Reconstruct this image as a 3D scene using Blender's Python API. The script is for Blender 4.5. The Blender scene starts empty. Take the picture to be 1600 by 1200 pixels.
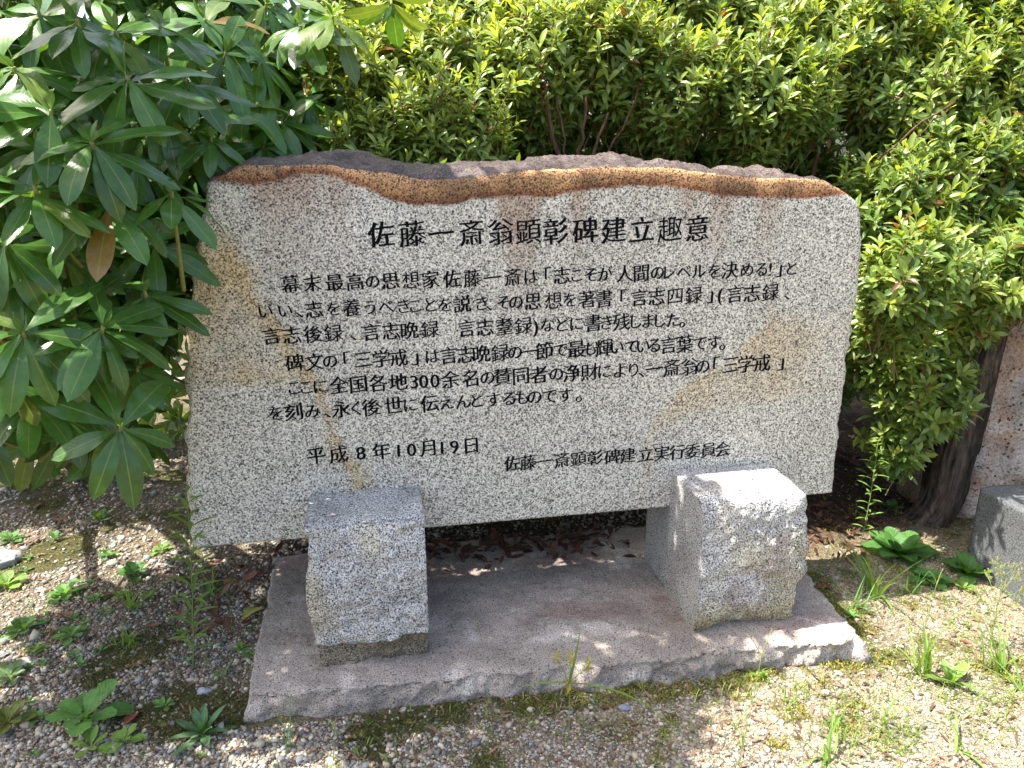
import bpy, math, random
import numpy as np
from mathutils import Vector

rng = np.random.default_rng(7)
random.seed(7)
scene = bpy.context.scene
COL = scene.collection

# ------------------------------------------------------------------ camera
F_PX, CAM_H, YAW, PITCH = 1155.0, 1.4, math.radians(10.2), math.radians(16.9)
cam = bpy.data.cameras.new('camera')
cam.sensor_width = 36.0
cam.lens = 36.0 * F_PX / 1600.0
cam.clip_start, cam.clip_end = 0.05, 500.0
cam_o = bpy.data.objects.new('camera', cam)
cam_o.location = (0, 0, CAM_H)
cam_o.rotation_euler = (math.pi / 2 - PITCH, 0, -YAW)
COL.objects.link(cam_o)
scene.camera = cam_o

# ------------------------------------------------------------------ light
SUN_TO = Vector((-0.53, 0.05, 1.0)).normalized()          # towards the sun: high, from the left
sun_el = math.asin(SUN_TO.z)
sun_az = math.atan2(SUN_TO.x, SUN_TO.y)
world = bpy.data.worlds.new('World')
scene.world = world
world.use_nodes = True
wn = world.node_tree
wn.nodes.clear()
sky = wn.nodes.new('ShaderNodeTexSky')
sky.sky_type = 'NISHITA'
sky.sun_disc = False
sky.sun_elevation = sun_el
sky.sun_rotation = sun_az
sky.dust_density = 4.0
sky.ozone_density = 0.4
bg = wn.nodes.new('ShaderNodeBackground')
bg.inputs['Strength'].default_value = 0.15
wo = wn.nodes.new('ShaderNodeOutputWorld')
wn.links.new(sky.outputs[0], bg.inputs[0])
wn.links.new(bg.outputs[0], wo.inputs[0])
sl = bpy.data.lights.new('sun', 'SUN')
sl.energy = 4.8
sl.angle = math.radians(0.5)
sl.color = (1.0, 0.95, 0.86)
so = bpy.data.objects.new('sun', sl)
so.rotation_euler = (-SUN_TO).to_track_quat('-Z', 'Y').to_euler()
so.location = (-3, 1, 6)
COL.objects.link(so)
scene.view_settings.view_transform = 'Standard'
scene.view_settings.look = 'None'
scene.view_settings.gamma = 1.0
scene.view_settings.exposure = 1.4

# ------------------------------------------------------------------ measuring from the photograph
_rt = np.array([math.cos(YAW), -math.sin(YAW), 0.0])
_fw = np.array([math.sin(YAW) * math.cos(PITCH), math.cos(YAW) * math.cos(PITCH), -math.sin(PITCH)])
_up = np.cross(_rt, _fw)
_C = np.array([0, 0, CAM_H])


def ray(x, y):
    return _rt * (x - 800) / F_PX - _up * (y - 600) / F_PX + _fw


def on_z(x, y, z):
    d = ray(x, y)
    return _C + d * (z - CAM_H) / d[2]


def on_y(x, y, Y):
    d = ray(x, y)
    return _C + d * Y / d[1]


def project(P):
    d = np.asarray(P) - _C
    w = d @ _fw
    return 800 + F_PX * (d @ _rt) / w, 600 - F_PX * (d @ _up) / w, w


# ------------------------------------------------------------------ noise
def _hash(ix, iy, iz, seed):
    h = (ix.astype(np.int64) * 374761393 + iy.astype(np.int64) * 668265263 + iz.astype(np.int64) * 2147483647 + seed * 974711) & 0xffffffff
    h = ((h ^ (h >> 13)) * 1274126177) & 0xffffffff
    h = ((h ^ (h >> 16)) * 2246822519) & 0xffffffff
    return ((h ^ (h >> 15)) & 0xffffff) / 8388607.5 - 1.0


def vnoise(P, scale=1.0, seed=0):
    P = np.asarray(P, float) * scale + 137.31
    i = np.floor(P).astype(np.int64)
    f = P - i
    u = f * f * f * (f * (f * 6 - 15) + 10)
    r = 0
    for dx in (0, 1):
        for dy in (0, 1):
            for dz in (0, 1):
                w = (u[..., 0] if dx else 1 - u[..., 0]) * (u[..., 1] if dy else 1 - u[..., 1]) * (u[..., 2] if dz else 1 - u[..., 2])
                r = r + w * _hash(i[..., 0] + dx, i[..., 1] + dy, i[..., 2] + dz, seed)
    return r


def fbm(P, scale, octaves=4, seed=0, gain=0.5):
    r, a = 0, 1.0
    for o in range(octaves):
        r = r + a * vnoise(P, scale * 2 ** o, seed + o * 17)
        a *= gain
    return r


def smooth(a, b, x):
    t = np.clip((x - a) / (b - a), 0, 1)
    return t * t * (3 - 2 * t)


# ------------------------------------------------------------------ objects
class Acc:
    """collects vertices, faces and per-vertex colours for ONE mesh"""

    def __init__(self):
        self.v, self.f, self.c, self.l, self.n = [], [], [], [], 0

    def add(self, V, F, color=None, luv=None):
        V = np.asarray(V, float).reshape(-1, 3)
        if not isinstance(F, (list, tuple)):
            F = [F]
        for q in F:
            q = np.asarray(q, np.int64)
            if len(q):
                self.f.append(q + self.n)
        n = len(V)
        if color is None:
            color = np.ones((n, 3))
        color = np.asarray(color, float)
        if color.ndim == 1:
            color = np.tile(color, (n, 1))
        if luv is None:
            luv = np.zeros((n, 3))
        self.v.append(V)
        self.c.append(color)
        self.l.append(luv)
        self.n += n
        return self

    def build(self, name, mat, parent=None, smooth_shade=True):
        V = np.concatenate(self.v)
        C4 = np.concatenate([np.concatenate(self.c), np.ones((len(V), 1))], 1)
        me = bpy.data.meshes.new(name)
        loops = np.concatenate([q.ravel() for q in self.f])
        sizes = np.concatenate([np.full(len(q), q.shape[1]) for q in self.f])
        starts = np.concatenate([[0], np.cumsum(sizes)[:-1]])
        me.vertices.add(len(V))
        me.vertices.foreach_set('co', V.ravel().astype(np.float32))
        me.loops.add(len(loops))
        me.loops.foreach_set('vertex_index', loops.astype(np.int32))
        me.polygons.add(len(sizes))
        me.polygons.foreach_set('loop_start', starts.astype(np.int32))
        me.polygons.foreach_set('loop_total', sizes.astype(np.int32))
        me.polygons.foreach_set('use_smooth', np.full(len(sizes), smooth_shade, bool))
        a = me.attributes.new('col', 'FLOAT_COLOR', 'POINT')
        a.data.foreach_set('color', C4.ravel().astype(np.float32))
        b = me.attributes.new('luv', 'FLOAT_VECTOR', 'POINT')
        b.data.foreach_set('vector', np.concatenate(self.l).ravel().astype(np.float32))
        me.update(calc_edges=True)
        me.validate()
        me.materials.append(mat)
        o = bpy.data.objects.new(name, me)
        COL.objects.link(o)
        if parent is not None:
            o.parent = parent
        return o


def tag(o, label=None, category=None, group=None, kind=None):
    if label:
        o['label'] = label
    if category:
        o['category'] = category
    if group:
        o['group'] = group
    if kind:
        o['kind'] = kind
    return o


def thing(name, loc, label, category, group=None):
    o = bpy.data.objects.new(name, None)
    o.empty_display_size = 0.05
    COL.objects.link(o)
    return tag(o, label, category, group)


# ------------------------------------------------------------------ materials
def new_mat(name):
    m = bpy.data.materials.new(name)
    m.use_nodes = True
    nt = m.node_tree
    nt.nodes.clear()
    out = nt.nodes.new('ShaderNodeOutputMaterial')
    return m, nt, out


def N(nt, kind, **kw):
    n = nt.nodes.new(kind)
    for k, v in kw.items():
        if k in n.inputs:
            n.inputs[k].default_value = v
        else:
            setattr(n, k, v)
    return n


def ramp(nt, fac, stops, interp='LINEAR'):
    r = nt.nodes.new('ShaderNodeValToRGB')
    r.color_ramp.interpolation = interp
    e = r.color_ramp.elements
    while len(e) > 1:
        e.remove(e[-1])
    e[0].position, e[0].color = stops[0][0], (*stops[0][1], 1)
    for p, c in stops[1:]:
        x = e.new(p)
        x.color = (*c, 1)
    nt.links.new(fac, r.inputs[0])
    return r.outputs[0]


def mix(nt, a, b, fac, mode='MIX'):
    n = nt.nodes.new('ShaderNodeMix')
    n.data_type = 'RGBA'
    n.blend_type = mode
    for i, x in ((6, a), (7, b)):
        if isinstance(x, tuple):
            n.inputs[i].default_value = (*x, 1)
        else:
            nt.links.new(x, n.inputs[i])
    if isinstance(fac, float):
        n.inputs[0].default_value = fac
    else:
        nt.links.new(fac, n.inputs[0])
    return n.outputs[2]


def granite(name, light, mid, dark, grain=240.0, dark_amt=0.5, rough=0.75, bump=0.25, bump_scale=160.0, mottling=0.18):
    m, nt, out = new_mat(name)
    L = nt.links.new
    tc = N(nt, 'ShaderNodeTexCoord')
    att = N(nt, 'ShaderNodeAttribute', attribute_name='col')
    n1 = N(nt, 'ShaderNodeTexNoise', Scale=grain, Detail=1.5, Roughness=0.6)
    v1 = N(nt, 'ShaderNodeTexVoronoi', Scale=grain * 1.05)
    n3 = N(nt, 'ShaderNodeTexNoise', Scale=9.0, Detail=4.0)
    for n in (n1, v1, n3):
        L(tc.outputs['Object'], n.inputs['Vector'])
    sep = N(nt, 'ShaderNodeSeparateColor')
    L(v1.outputs['Color'], sep.inputs[0])
    d = dark_amt
    t = 0.40 + 0.06 * d
    c = ramp(nt, n1.outputs['Fac'], [(t - 0.08, dark), (t - 0.03, mid), (t + 0.05, mid), (t + 0.09, light), (0.8, tuple(min(0.85, q * 1.15) for q in light))])
    bio = ramp(nt, sep.outputs[0], [(0.0, (0.16, 0.15, 0.15)), (0.07 * d, (0.16, 0.15, 0.15)), (0.09 * d, (0.8, 0.8, 0.8)), (0.4, (1, 1, 1)), (0.8, (1.0, 1.0, 1.0)), (0.9, (1.2, 1.19, 1.15))])
    c = mix(nt, c, bio, 1.0, 'MULTIPLY')
    big = ramp(nt, n3.outputs['Fac'], [(0.3, (1 - mottling,) * 3), (0.7, (1 + mottling * 0.3,) * 3)])
    c = mix(nt, c, big, 1.0, 'MULTIPLY')
    c = mix(nt, c, att.outputs['Color'], 1.0, 'MULTIPLY')
    b = N(nt, 'ShaderNodeBsdfPrincipled', Roughness=rough)
    b.inputs['Specular IOR Level'].default_value = 0.35
    nb = N(nt, 'ShaderNodeTexNoise', Scale=bump_scale, Detail=3.0)
    L(tc.outputs['Object'], nb.inputs['Vector'])
    bp = N(nt, 'ShaderNodeBump', Strength=bump, Distance=0.004)
    L(nb.outputs['Fac'], bp.inputs['Height'])
    L(c, b.inputs['Base Color'])
    L(bp.outputs[0], b.inputs['Normal'])
    L(b.outputs[0], out.inputs[0])
    return m


def leaf_mat(name, rough=0.4, trans=0.3, rib=0.5, spec=0.5, back=(1.15, 1.1, 0.9), vein=0.15):
    m, nt, out = new_mat(name)
    L = nt.links.new
    att = N(nt, 'ShaderNodeAttribute', attribute_name='col')
    luv = N(nt, 'ShaderNodeAttribute', attribute_name='luv')
    sx = N(nt, 'ShaderNodeSeparateXYZ')
    L(luv.outputs['Vector'], sx.inputs[0])
    ab = N(nt, 'ShaderNodeMath', operation='ABSOLUTE')
    L(sx.outputs[0], ab.inputs[0])
    ribm = ramp(nt, ab.outputs[0], [(0.02, (rib,) * 3), (0.07, (0, 0, 0))])
    tc = N(nt, 'ShaderNodeTexCoord')
    nz = N(nt, 'ShaderNodeTexNoise', Scale=60.0, Detail=3.0)
    L(tc.outputs['Object'], nz.inputs['Vector'])
    mot = ramp(nt, nz.outputs['Fac'], [(0.3, (0.82, 0.82, 0.8)), (0.7, (1.12, 1.1, 1.1))])
    c = mix(nt, att.outputs['Color'], mot, 1.0, 'MULTIPLY')
    lit = mix(nt, c, (0.30, 0.36, 0.10), ribm)
    # side veins: slanted stripes across the blade
    vv = N(nt, 'ShaderNodeMath', operation='MULTIPLY_ADD')
    L(ab.outputs[0], vv.inputs[0])
    vv.inputs[1].default_value = -0.18
    L(sx.outputs[1], vv.inputs[2])
    vm = N(nt, 'ShaderNodeMath', operation='MULTIPLY')
    L(vv.outputs[0], vm.inputs[0])
    vm.inputs[1].default_value = 75.0
    sn = N(nt, 'ShaderNodeMath', operation='SINE')
    L(vm.outputs[0], sn.inputs[0])
    geo = N(nt, 'ShaderNodeNewGeometry')
    cb = mix(nt, lit, mix(nt, lit, back, 1.0, 'MULTIPLY'), geo.outputs['Backfacing'])
    b = N(nt, 'ShaderNodeBsdfPrincipled', Roughness=rough)
    b.inputs['Specular IOR Level'].default_value = spec
    bp = N(nt, 'ShaderNodeBump', Strength=vein, Distance=0.002)
    L(sn.outputs[0], bp.inputs['Height'])
    L(bp.outputs[0], b.inputs['Normal'])
    L(cb, b.inputs['Base Color'])
    t = N(nt, 'ShaderNodeBsdfTranslucent')
    tcol = mix(nt, cb, (2.1, 1.9, 0.7), 1.0, 'MULTIPLY')
    L(tcol, t.inputs[0])
    ms = N(nt, 'ShaderNodeMixShader')
    ms.inputs[0].default_value = trans
    L(b.outputs[0], ms.inputs[1])
    L(t.outputs[0], ms.inputs[2])
    L(ms.outputs[0], out.inputs[0])
    return m


def plain_mat(name, rough=0.8, noise_scale=40.0, amt=0.25, bump=0.3, stretch=None, spec=0.3, dist=0.006):
    m, nt, out = new_mat(name)
    L = nt.links.new
    tc = N(nt, 'ShaderNodeTexCoord')
    att = N(nt, 'ShaderNodeAttribute', attribute_name='col')
    nz = N(nt, 'ShaderNodeTexNoise', Scale=noise_scale, Detail=5.0, Roughness=0.65)
    src = tc.outputs['Object']
    if stretch:
        mp = N(nt, 'ShaderNodeMapping')
        mp.inputs['Scale'].default_value = stretch
        L(src, mp.inputs[0])
        src = mp.outputs[0]
    L(src, nz.inputs['Vector'])
    r = ramp(nt, nz.outputs['Fac'], [(0.3, (1 - amt,) * 3), (0.7, (1 + amt,) * 3)])
    c = mix(nt, att.outputs['Color'], r, 1.0, 'MULTIPLY')
    b = N(nt, 'ShaderNodeBsdfPrincipled', Roughness=rough)
    b.inputs['Specular IOR Level'].default_value = spec
    bp = N(nt, 'ShaderNodeBump', Strength=bump, Distance=dist)
    L(nz.outputs['Fac'], bp.inputs['Height'])
    L(bp.outputs[0], b.inputs['Normal'])
    L(c, b.inputs['Base Color'])
    L(b.outputs[0], out.inputs[0])
    return m


def ground_mat(name):
    m, nt, out = new_mat(name)
    L = nt.links.new
    tc = N(nt, 'ShaderNodeTexCoord')
    att = N(nt, 'ShaderNodeAttribute', attribute_name='col')
    v = N(nt, 'ShaderNodeTexVoronoi', Scale=210.0)
    n = N(nt, 'ShaderNodeTexNoise', Scale=340.0, Detail=3.0)
    L(tc.outputs['Object'], v.inputs['Vector'])
    L(tc.outputs['Object'], n.inputs['Vector'])
    sep = N(nt, 'ShaderNodeSeparateColor')
    L(v.outputs['Color'], sep.inputs[0])
    g = ramp(nt, sep.outputs[0], [(0.0, (0.35, 0.34, 0.32)), (0.3, (0.75, 0.72, 0.66)), (0.7, (1.0, 0.96, 0.86)), (1.0, (1.35, 1.3, 1.2))])
    g2 = ramp(nt, n.outputs['Fac'], [(0.35, (0.6, 0.6, 0.6)), (0.65, (1.2, 1.2, 1.2))])
    c = mix(nt, mix(nt, att.outputs['Color'], g, 1.0, 'MULTIPLY'), g2, 1.0, 'MULTIPLY')
    b = N(nt, 'ShaderNodeBsdfPrincipled', Roughness=0.95)
    b.inputs['Specular IOR Level'].default_value = 0.15
    bp = N(nt, 'ShaderNodeBump', Strength=0.7, Distance=0.006)
    L(v.outputs['Distance'], bp.inputs['Height'])
    L(bp.outputs[0], b.inputs['Normal'])
    L(c, b.inputs['Base Color'])
    L(b.outputs[0], out.inputs[0])
    return m


M_SLAB = granite('tablet_granite', (0.73, 0.71, 0.63), (0.43, 0.41, 0.36), (0.10, 0.096, 0.088), grain=255, dark_amt=0.8, rough=0.55, bump=0.06, mottling=0.08)
M_POST = granite('support_granite', (0.66, 0.65, 0.61), (0.30, 0.30, 0.31), (0.05, 0.05, 0.055), grain=270, dark_amt=0.6, rough=0.85, bump=0.8, bump_scale=130, mottling=0.25)
M_BASE = granite('plinth_granite', (0.43, 0.375, 0.325), (0.30, 0.26, 0.225), (0.10, 0.09, 0.082), grain=330, dark_amt=0.5, rough=0.85, bump=0.5, bump_scale=150, mottling=0.25)
M_GREY = granite('grey_granite', (0.16, 0.17, 0.178), (0.105, 0.11, 0.118), (0.05, 0.05, 0.05), grain=300, dark_amt=0.6, rough=0.75, bump=0.1)  # granite darkened to stand in for the shade on the block
M_PINK = granite('pink_granite', (0.52, 0.45, 0.385), (0.43, 0.365, 0.31), (0.22, 0.17, 0.14), grain=120, dark_amt=0.5, rough=0.85, bump=0.6, bump_scale=60, mottling=0.3)
M_RHODO = leaf_mat('rhododendron_leaf', rough=0.27, trans=0.22, rib=0.5, spec=0.6, back=(1.5, 1.4, 1.5), vein=0.04)
M_AZ = leaf_mat('azalea_leaf', rough=0.36, trans=0.33, rib=0.45, spec=0.6, vein=0.05)
M_WEED = leaf_mat('weed_leaf', rough=0.5, trans=0.3, rib=0.4, spec=0.35, vein=0.25)
M_DEAD = leaf_mat('dead_leaf', rough=0.6, trans=0.05, rib=0.15, spec=0.35, vein=0.2)
M_BARK = plain_mat('bark', rough=0.95, noise_scale=34, amt=0.8, bump=1.0, stretch=(1.8, 1.8, 0.3), spec=0.1, dist=0.02)
M_TWIG = plain_mat('twig', rough=0.6, noise_scale=80, amt=0.2, bump=0.2)
M_INK = plain_mat('black_engraving_paint', rough=0.9, noise_scale=150, amt=0.3, bump=0.3, spec=0.08)
M_PEB = plain_mat('pebble', rough=0.75, noise_scale=220, amt=0.18, bump=0.2)
M_GROUND = ground_mat('gravelly_soil')
M_MOSS = plain_mat('moss', rough=0.9, noise_scale=200, amt=0.3, bump=0.4)


# ------------------------------------------------------------------ shapes
def cube_grid(nx, ny, nz, bias=None):
    """surface grid of the unit cube: unique verts (u,d,v) and quads"""
    ids, V, Q = {}, [], []
    xs, ys, zs = np.linspace(0, 1, nx + 1), np.linspace(0, 1, ny + 1), np.linspace(0, 1, nz + 1)

    def vid(i, j, k):
        key = (i, j, k)
        if key not in ids:
            ids[key] = len(V)
            V.append((xs[i], ys[j], zs[k]))
        return ids[key]

    for i in range(nx):
        for k in range(nz):
            Q.append((vid(i, 0, k), vid(i + 1, 0, k), vid(i + 1, 0, k + 1), vid(i, 0, k + 1)))
            Q.append((vid(i, ny, k), vid(i, ny, k + 1), vid(i + 1, ny, k + 1), vid(i + 1, ny, k)))
    for i in range(nx):
        for j in range(ny):
            Q.append((vid(i, j, 0), vid(i, j + 1, 0), vid(i + 1, j + 1, 0), vid(i + 1, j, 0)))
            Q.append((vid(i, j, nz), vid(i + 1, j, nz), vid(i + 1, j + 1, nz), vid(i, j + 1, nz)))
    for j in range(ny):
        for k in range(nz):
            Q.append((vid(0, j, k), vid(0, j, k + 1), vid(0, j + 1, k + 1), vid(0, j + 1, k)))
            Q.append((vid(nx, j, k), vid(nx, j + 1, k), vid(nx, j + 1, k + 1), vid(nx, j, k + 1)))
    return np.array(V), np.array(Q)


def tube(acc, pts, radii, color, sides=7):
    pts = np.asarray(pts, float)
    n = len(pts)
    radii = np.broadcast_to(np.asarray(radii, float), (n,))
    t = np.gradient(pts, axis=0)
    t /= np.linalg.norm(t, axis=1, keepdims=True) + 1e-9
    ref = np.array([0.3, 0.9, 0.1])
    a = np.cross(t, ref)
    a /= np.linalg.norm(a, axis=1, keepdims=True) + 1e-9
    b = np.cross(t, a)
    ang = np.linspace(0, 2 * np.pi, sides, endpoint=False)
    V = pts[:, None] + radii[:, None, None] * (np.cos(ang)[None, :, None] * a[:, None] + np.sin(ang)[None, :, None] * b[:, None])
    Q = []
    for i in range(n - 1):
        for s in range(sides):
            Q.append((i * sides + s, i * sides + (s + 1) % sides, (i + 1) * sides + (s + 1) % sides, (i + 1) * sides + s))
    acc.add(V.reshape(-1, 3), [np.array(Q), np.array([list(range((n - 1) * sides, n * sides))])], color)


def curve_pts(p0, p1, sag=(0, 0, 0), n=8, jitter=0.0):
    t = np.linspace(0, 1, n)[:, None]
    p = np.asarray(p0) * (1 - t) + np.asarray(p1) * t + np.asarray(sag) * (4 * t * (1 - t))
    if jitter:
        j = rng.normal(0, jitter, (n, 3))
        j[0] = 0
        p = p + j
    return p


def unit(v):
    v = np.asarray(v, float)
    return v / (np.linalg.norm(v, axis=-1, keepdims=True) + 1e-9)


PROFILE = {
    'lance': lambda v: np.where(v < 0.09, 0.07, np.power(np.clip(np.sin(np.pi * np.clip((v - 0.06) / 0.94, 0, 1) ** 1.12), 0, 1), 0.60)),
    'ellip': lambda v: np.power(np.clip(np.sin(np.pi * np.clip(v, 0, 1) ** 1.1), 0, 1), 0.8),
    'spoon': lambda v: np.where(v < 0.3, 0.12 + 0.25 * v, np.power(np.clip(np.sin(np.pi * np.clip((v - 0.12) / 0.88, 0, 1) ** 1.5), 0, 1), 0.6)),
    'blade': lambda v: np.clip(1.0 - v ** 1.7, 0.02, 1) * np.clip(0.5 + 3 * v, 0, 1),
    'heart': lambda v: np.power(np.clip(np.sin(np.pi * np.clip(v, 0, 1) ** 0.75), 0, 1), 0.55),
}


def leaves(acc, base, d, n, length, width, bend, fold, color, rows=5, cols=3, profile='ellip', twist=None, wave=0.0, scallop=0.0):
    """every leaf is a curved, folded blade: base point, direction, upper-side normal (arrays, one row per leaf)"""
    base = np.atleast_2d(base)
    K = len(base)
    d = unit(np.broadcast_to(d, (K, 3)))
    n = np.broadcast_to(n, (K, 3))
    n = unit(n - (n * d).sum(1, keepdims=True) * d)
    s = np.cross(d, n)
    length = np.broadcast_to(np.asarray(length, float), (K,))
    width = np.broadcast_to(np.asarray(width, float), (K,))
    k = np.broadcast_to(np.asarray(bend, float), (K,)).copy()
    k[np.abs(k) < 1e-3] = 1e-3
    fold = np.broadcast_to(np.asarray(fold, float), (K,))
    color = np.broadcast_to(np.asarray(color, float), (K, 3))
    v = np.linspace(0, 1, rows + 1)
    u = np.linspace(-1, 1, cols)
    w = PROFILE[profile](v)
    w[-1] = 0.02
    kv = k[:, None] * v[None]
    P = length[:, None, None] * (d[:, None] * (np.sin(kv) / k[:, None])[..., None] + n[:, None] * ((np.cos(kv) - 1) / k[:, None])[..., None])
    Nn = n[:, None] * np.cos(kv)[..., None] + d[:, None] * np.sin(kv)[..., None]
    W = (width[:, None] * 0.5 * w[None])
    if scallop:
        W = W * (1 + scallop * np.sin(v * 38 + rng.uniform(0, 6, (K, 1))))
    V = base[:, None, None] + P[:, :, None] + s[:, None, None] * (u[None, None, :, None] * W[:, :, None, None]) \
        + Nn[:, :, None] * (fold[:, None, None] * np.abs(u)[None, None] ** 1.3 * W[:, :, None])[..., None]
    if wave:
        ph = rng.uniform(0, 6, (K, 1, 1))
        V = V + Nn[:, :, None] * (wave * W[:, :, None] * np.abs(u)[None, None] * np.sin(v[None, :, None] * 9 + ph + u[None, None] * 2))[..., None]
    R, Cn = rows + 1, cols
    idx = np.arange(K * R * Cn).reshape(K, R, Cn)
    Q = np.stack([idx[:, :-1, :-1], idx[:, :-1, 1:], idx[:, 1:, 1:], idx[:, 1:, :-1]], -1).reshape(-1, 4)
    cc = np.repeat(color, R * Cn, axis=0)
    luv = np.zeros((K, R, Cn, 3))
    luv[..., 0] = u[None, None]
    luv[..., 1] = v[None, :, None]
    luv[..., 2] = rng.uniform(0, 1, (K, 1, 1))
    acc.add(V.reshape(-1, 3), Q, cc, luv.reshape(-1, 3))


def perp(a):
    a = unit(a)
    r = np.where(np.abs(a[..., 2:3]) > 0.9, np.array([1.0, 0, 0]), np.array([0, 0, 1.0]))
    x = unit(np.cross(a, r))
    return x, np.cross(a, x)


# ------------------------------------------------------------------ ground
GZ = 0.05


def ground_h(x, y):
    P = np.stack([x, y, np.zeros_like(x)], -1)
    return GZ + 0.012 * fbm(P, 2.2, 3, 5) + 0.004 * fbm(P, 22.0, 2, 9) - 0.012 * smooth(1.45, 1.0, y) * (x < 5)


def gpt(px, py):
    p = on_z(px, py, GZ)
    p[2] = float(ground_h(np.array([p[0]]), np.array([p[1]]))[0])
    return p


def moss_mask(x, y):
    P = np.stack([x, y, np.zeros_like(x)], -1)
    rt_ = smooth(0.2, 0.7, x)
    m = smooth(0.12, 0.5, fbm(P, 4.5, 4, 31)) * (1 - rt_) + 0.8 * rt_ * smooth(0.25, 0.65, fbm(P, 11.0, 4, 33))
    front = np.exp(-((y - 1.565) / 0.06) ** 2) * smooth(-0.25, 0.0, x) * smooth(1.55, 1.25, x)
    side = np.exp(-((x - 1.37) / 0.06) ** 2) * smooth(1.5, 1.65, y) * smooth(2.2, 1.9, y)
    m = np.maximum(m, smooth(0.25, 0.7, (front + side) * (0.9 + 0.9 * fbm(P, 14, 3, 77))))
    return m


def build_ground():
    def axis(lo, hi, a, b, step):
        mid = np.arange(a, b, step)
        left = a - np.cumsum(step * 1.25 ** np.arange(1, 60))
        right = b + np.cumsum(step * 1.25 ** np.arange(0, 60))
        return np.concatenate([left[left > lo][::-1], mid, right[right < hi]])
    xs, ys = axis(-70, 70, -2.2, 2.6, 0.022), axis(-30, 90, 0.9, 4.2, 0.022)
    X, Y = np.meshgrid(xs, ys)
    Z = ground_h(X, Y)
    V = np.stack([X, Y, Z], -1).reshape(-1, 3)
    n0, n1 = len(ys), len(xs)
    i = np.arange(n0 * n1).reshape(n0, n1)
    Q = np.stack([i[:-1, :-1], i[:-1, 1:], i[1:, 1:], i[1:, :-1]], -1).reshape(-1, 4)
    x, y = V[:, 0], V[:, 1]
    P = V * np.array([1, 1, 0])
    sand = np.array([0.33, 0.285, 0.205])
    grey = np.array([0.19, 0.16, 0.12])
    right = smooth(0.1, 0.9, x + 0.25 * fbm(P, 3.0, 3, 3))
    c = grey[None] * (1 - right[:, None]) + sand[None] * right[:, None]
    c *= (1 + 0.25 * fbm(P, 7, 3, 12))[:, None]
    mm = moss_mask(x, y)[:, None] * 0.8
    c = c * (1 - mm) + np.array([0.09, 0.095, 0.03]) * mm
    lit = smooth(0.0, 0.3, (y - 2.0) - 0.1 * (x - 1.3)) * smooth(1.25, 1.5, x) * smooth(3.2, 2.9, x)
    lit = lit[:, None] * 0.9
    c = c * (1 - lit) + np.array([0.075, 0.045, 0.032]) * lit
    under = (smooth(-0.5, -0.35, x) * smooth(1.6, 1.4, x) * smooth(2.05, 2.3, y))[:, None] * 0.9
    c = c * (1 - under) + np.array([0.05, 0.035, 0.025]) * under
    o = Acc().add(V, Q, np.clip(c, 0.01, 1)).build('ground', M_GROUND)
    tag(o, 'gravelly sandy ground with moss patches around the stone monument', 'ground', kind='structure')


build_ground()

# ------------------------------------------------------------------ plinth
FACE_Y = 1.90
PL_TOP = 0.12


def build_plinth():
    V, Q = cube_grid(260, 110, 20)
    u, d, v = V.T
    fl, fr = np.array([-0.375, 1.633]), np.array([1.275, 1.575])
    bl, br = np.array([-0.392, 2.32]), np.array([1.335, 2.30])
    xf = fl[0] + (fr[0] - fl[0]) * u
    yf = fl[1] + (fr[1] - fl[1]) * u
    xb = bl[0] + (br[0] - bl[0]) * u
    yb = bl[1] + (br[1] - bl[1]) * u
    x = xf + (xb - xf) * d
    y = yf + (yb - yf) * d
    z = -0.02 + (PL_TOP + 0.02) * v
    P = np.stack([x, y, z], -1)
    # rough split sides: bulge out towards the bottom, broken top arris
    isf, isl, isr = d < 1e-6, u < 1e-6, u > 1 - 1e-6
    rough = fbm(P, 13, 5, 41, 0.62)
    side = np.where(isf | isl | isr, 1.0, 0.0)
    out = np.stack([np.where(isl, -1.0, np.where(isr, 1.0, 0.0)), np.where(isf, -1.0, 0.0), np.zeros_like(u)], -1)
    facet = np.abs(fbm(P, 21, 4, 43))
    push = np.where(isf, 1.0, side * 0.55) * (0.014 * (1 - v) + 0.010 * rough + 0.015 * facet * (0.4 + 0.8 * u))
    P += out * push[:, None]
    edge = np.minimum(np.minimum((y - yf), (x - np.minimum(fl[0], bl[0]))), (1.31 - x))
    chip = np.exp(-np.clip(edge, 0, 1) / 0.02) * (v > 0.99)
    P[:, 2] -= chip * (0.004 + 0.010 * np.clip(fbm(P, 22, 4, 8), 0, 1))
    top = (v > 0.99)
    P[:, 2] += top * (0.0035 * fbm(P, 6, 4, 51) + 0.002 * fbm(P, 40, 2, 52))
    # colour: weathering of its own
    c = np.ones((len(V), 3))
    w = 1 + 0.22 * fbm(P, 5, 4, 61)[:, None]
    c *= w
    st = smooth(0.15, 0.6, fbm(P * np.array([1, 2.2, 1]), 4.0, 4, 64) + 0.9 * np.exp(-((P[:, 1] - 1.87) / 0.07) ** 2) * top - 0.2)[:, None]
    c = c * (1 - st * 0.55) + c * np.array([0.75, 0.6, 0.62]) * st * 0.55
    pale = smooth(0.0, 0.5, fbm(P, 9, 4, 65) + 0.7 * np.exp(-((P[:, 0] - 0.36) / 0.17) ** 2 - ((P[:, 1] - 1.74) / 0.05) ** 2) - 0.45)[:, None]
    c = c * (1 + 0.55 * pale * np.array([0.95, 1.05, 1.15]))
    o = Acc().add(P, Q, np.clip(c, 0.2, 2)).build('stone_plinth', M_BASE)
    tag(o, 'low pinkish brown rough edged stone plinth lying under the two support blocks', 'plinth')


build_plinth()


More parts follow.
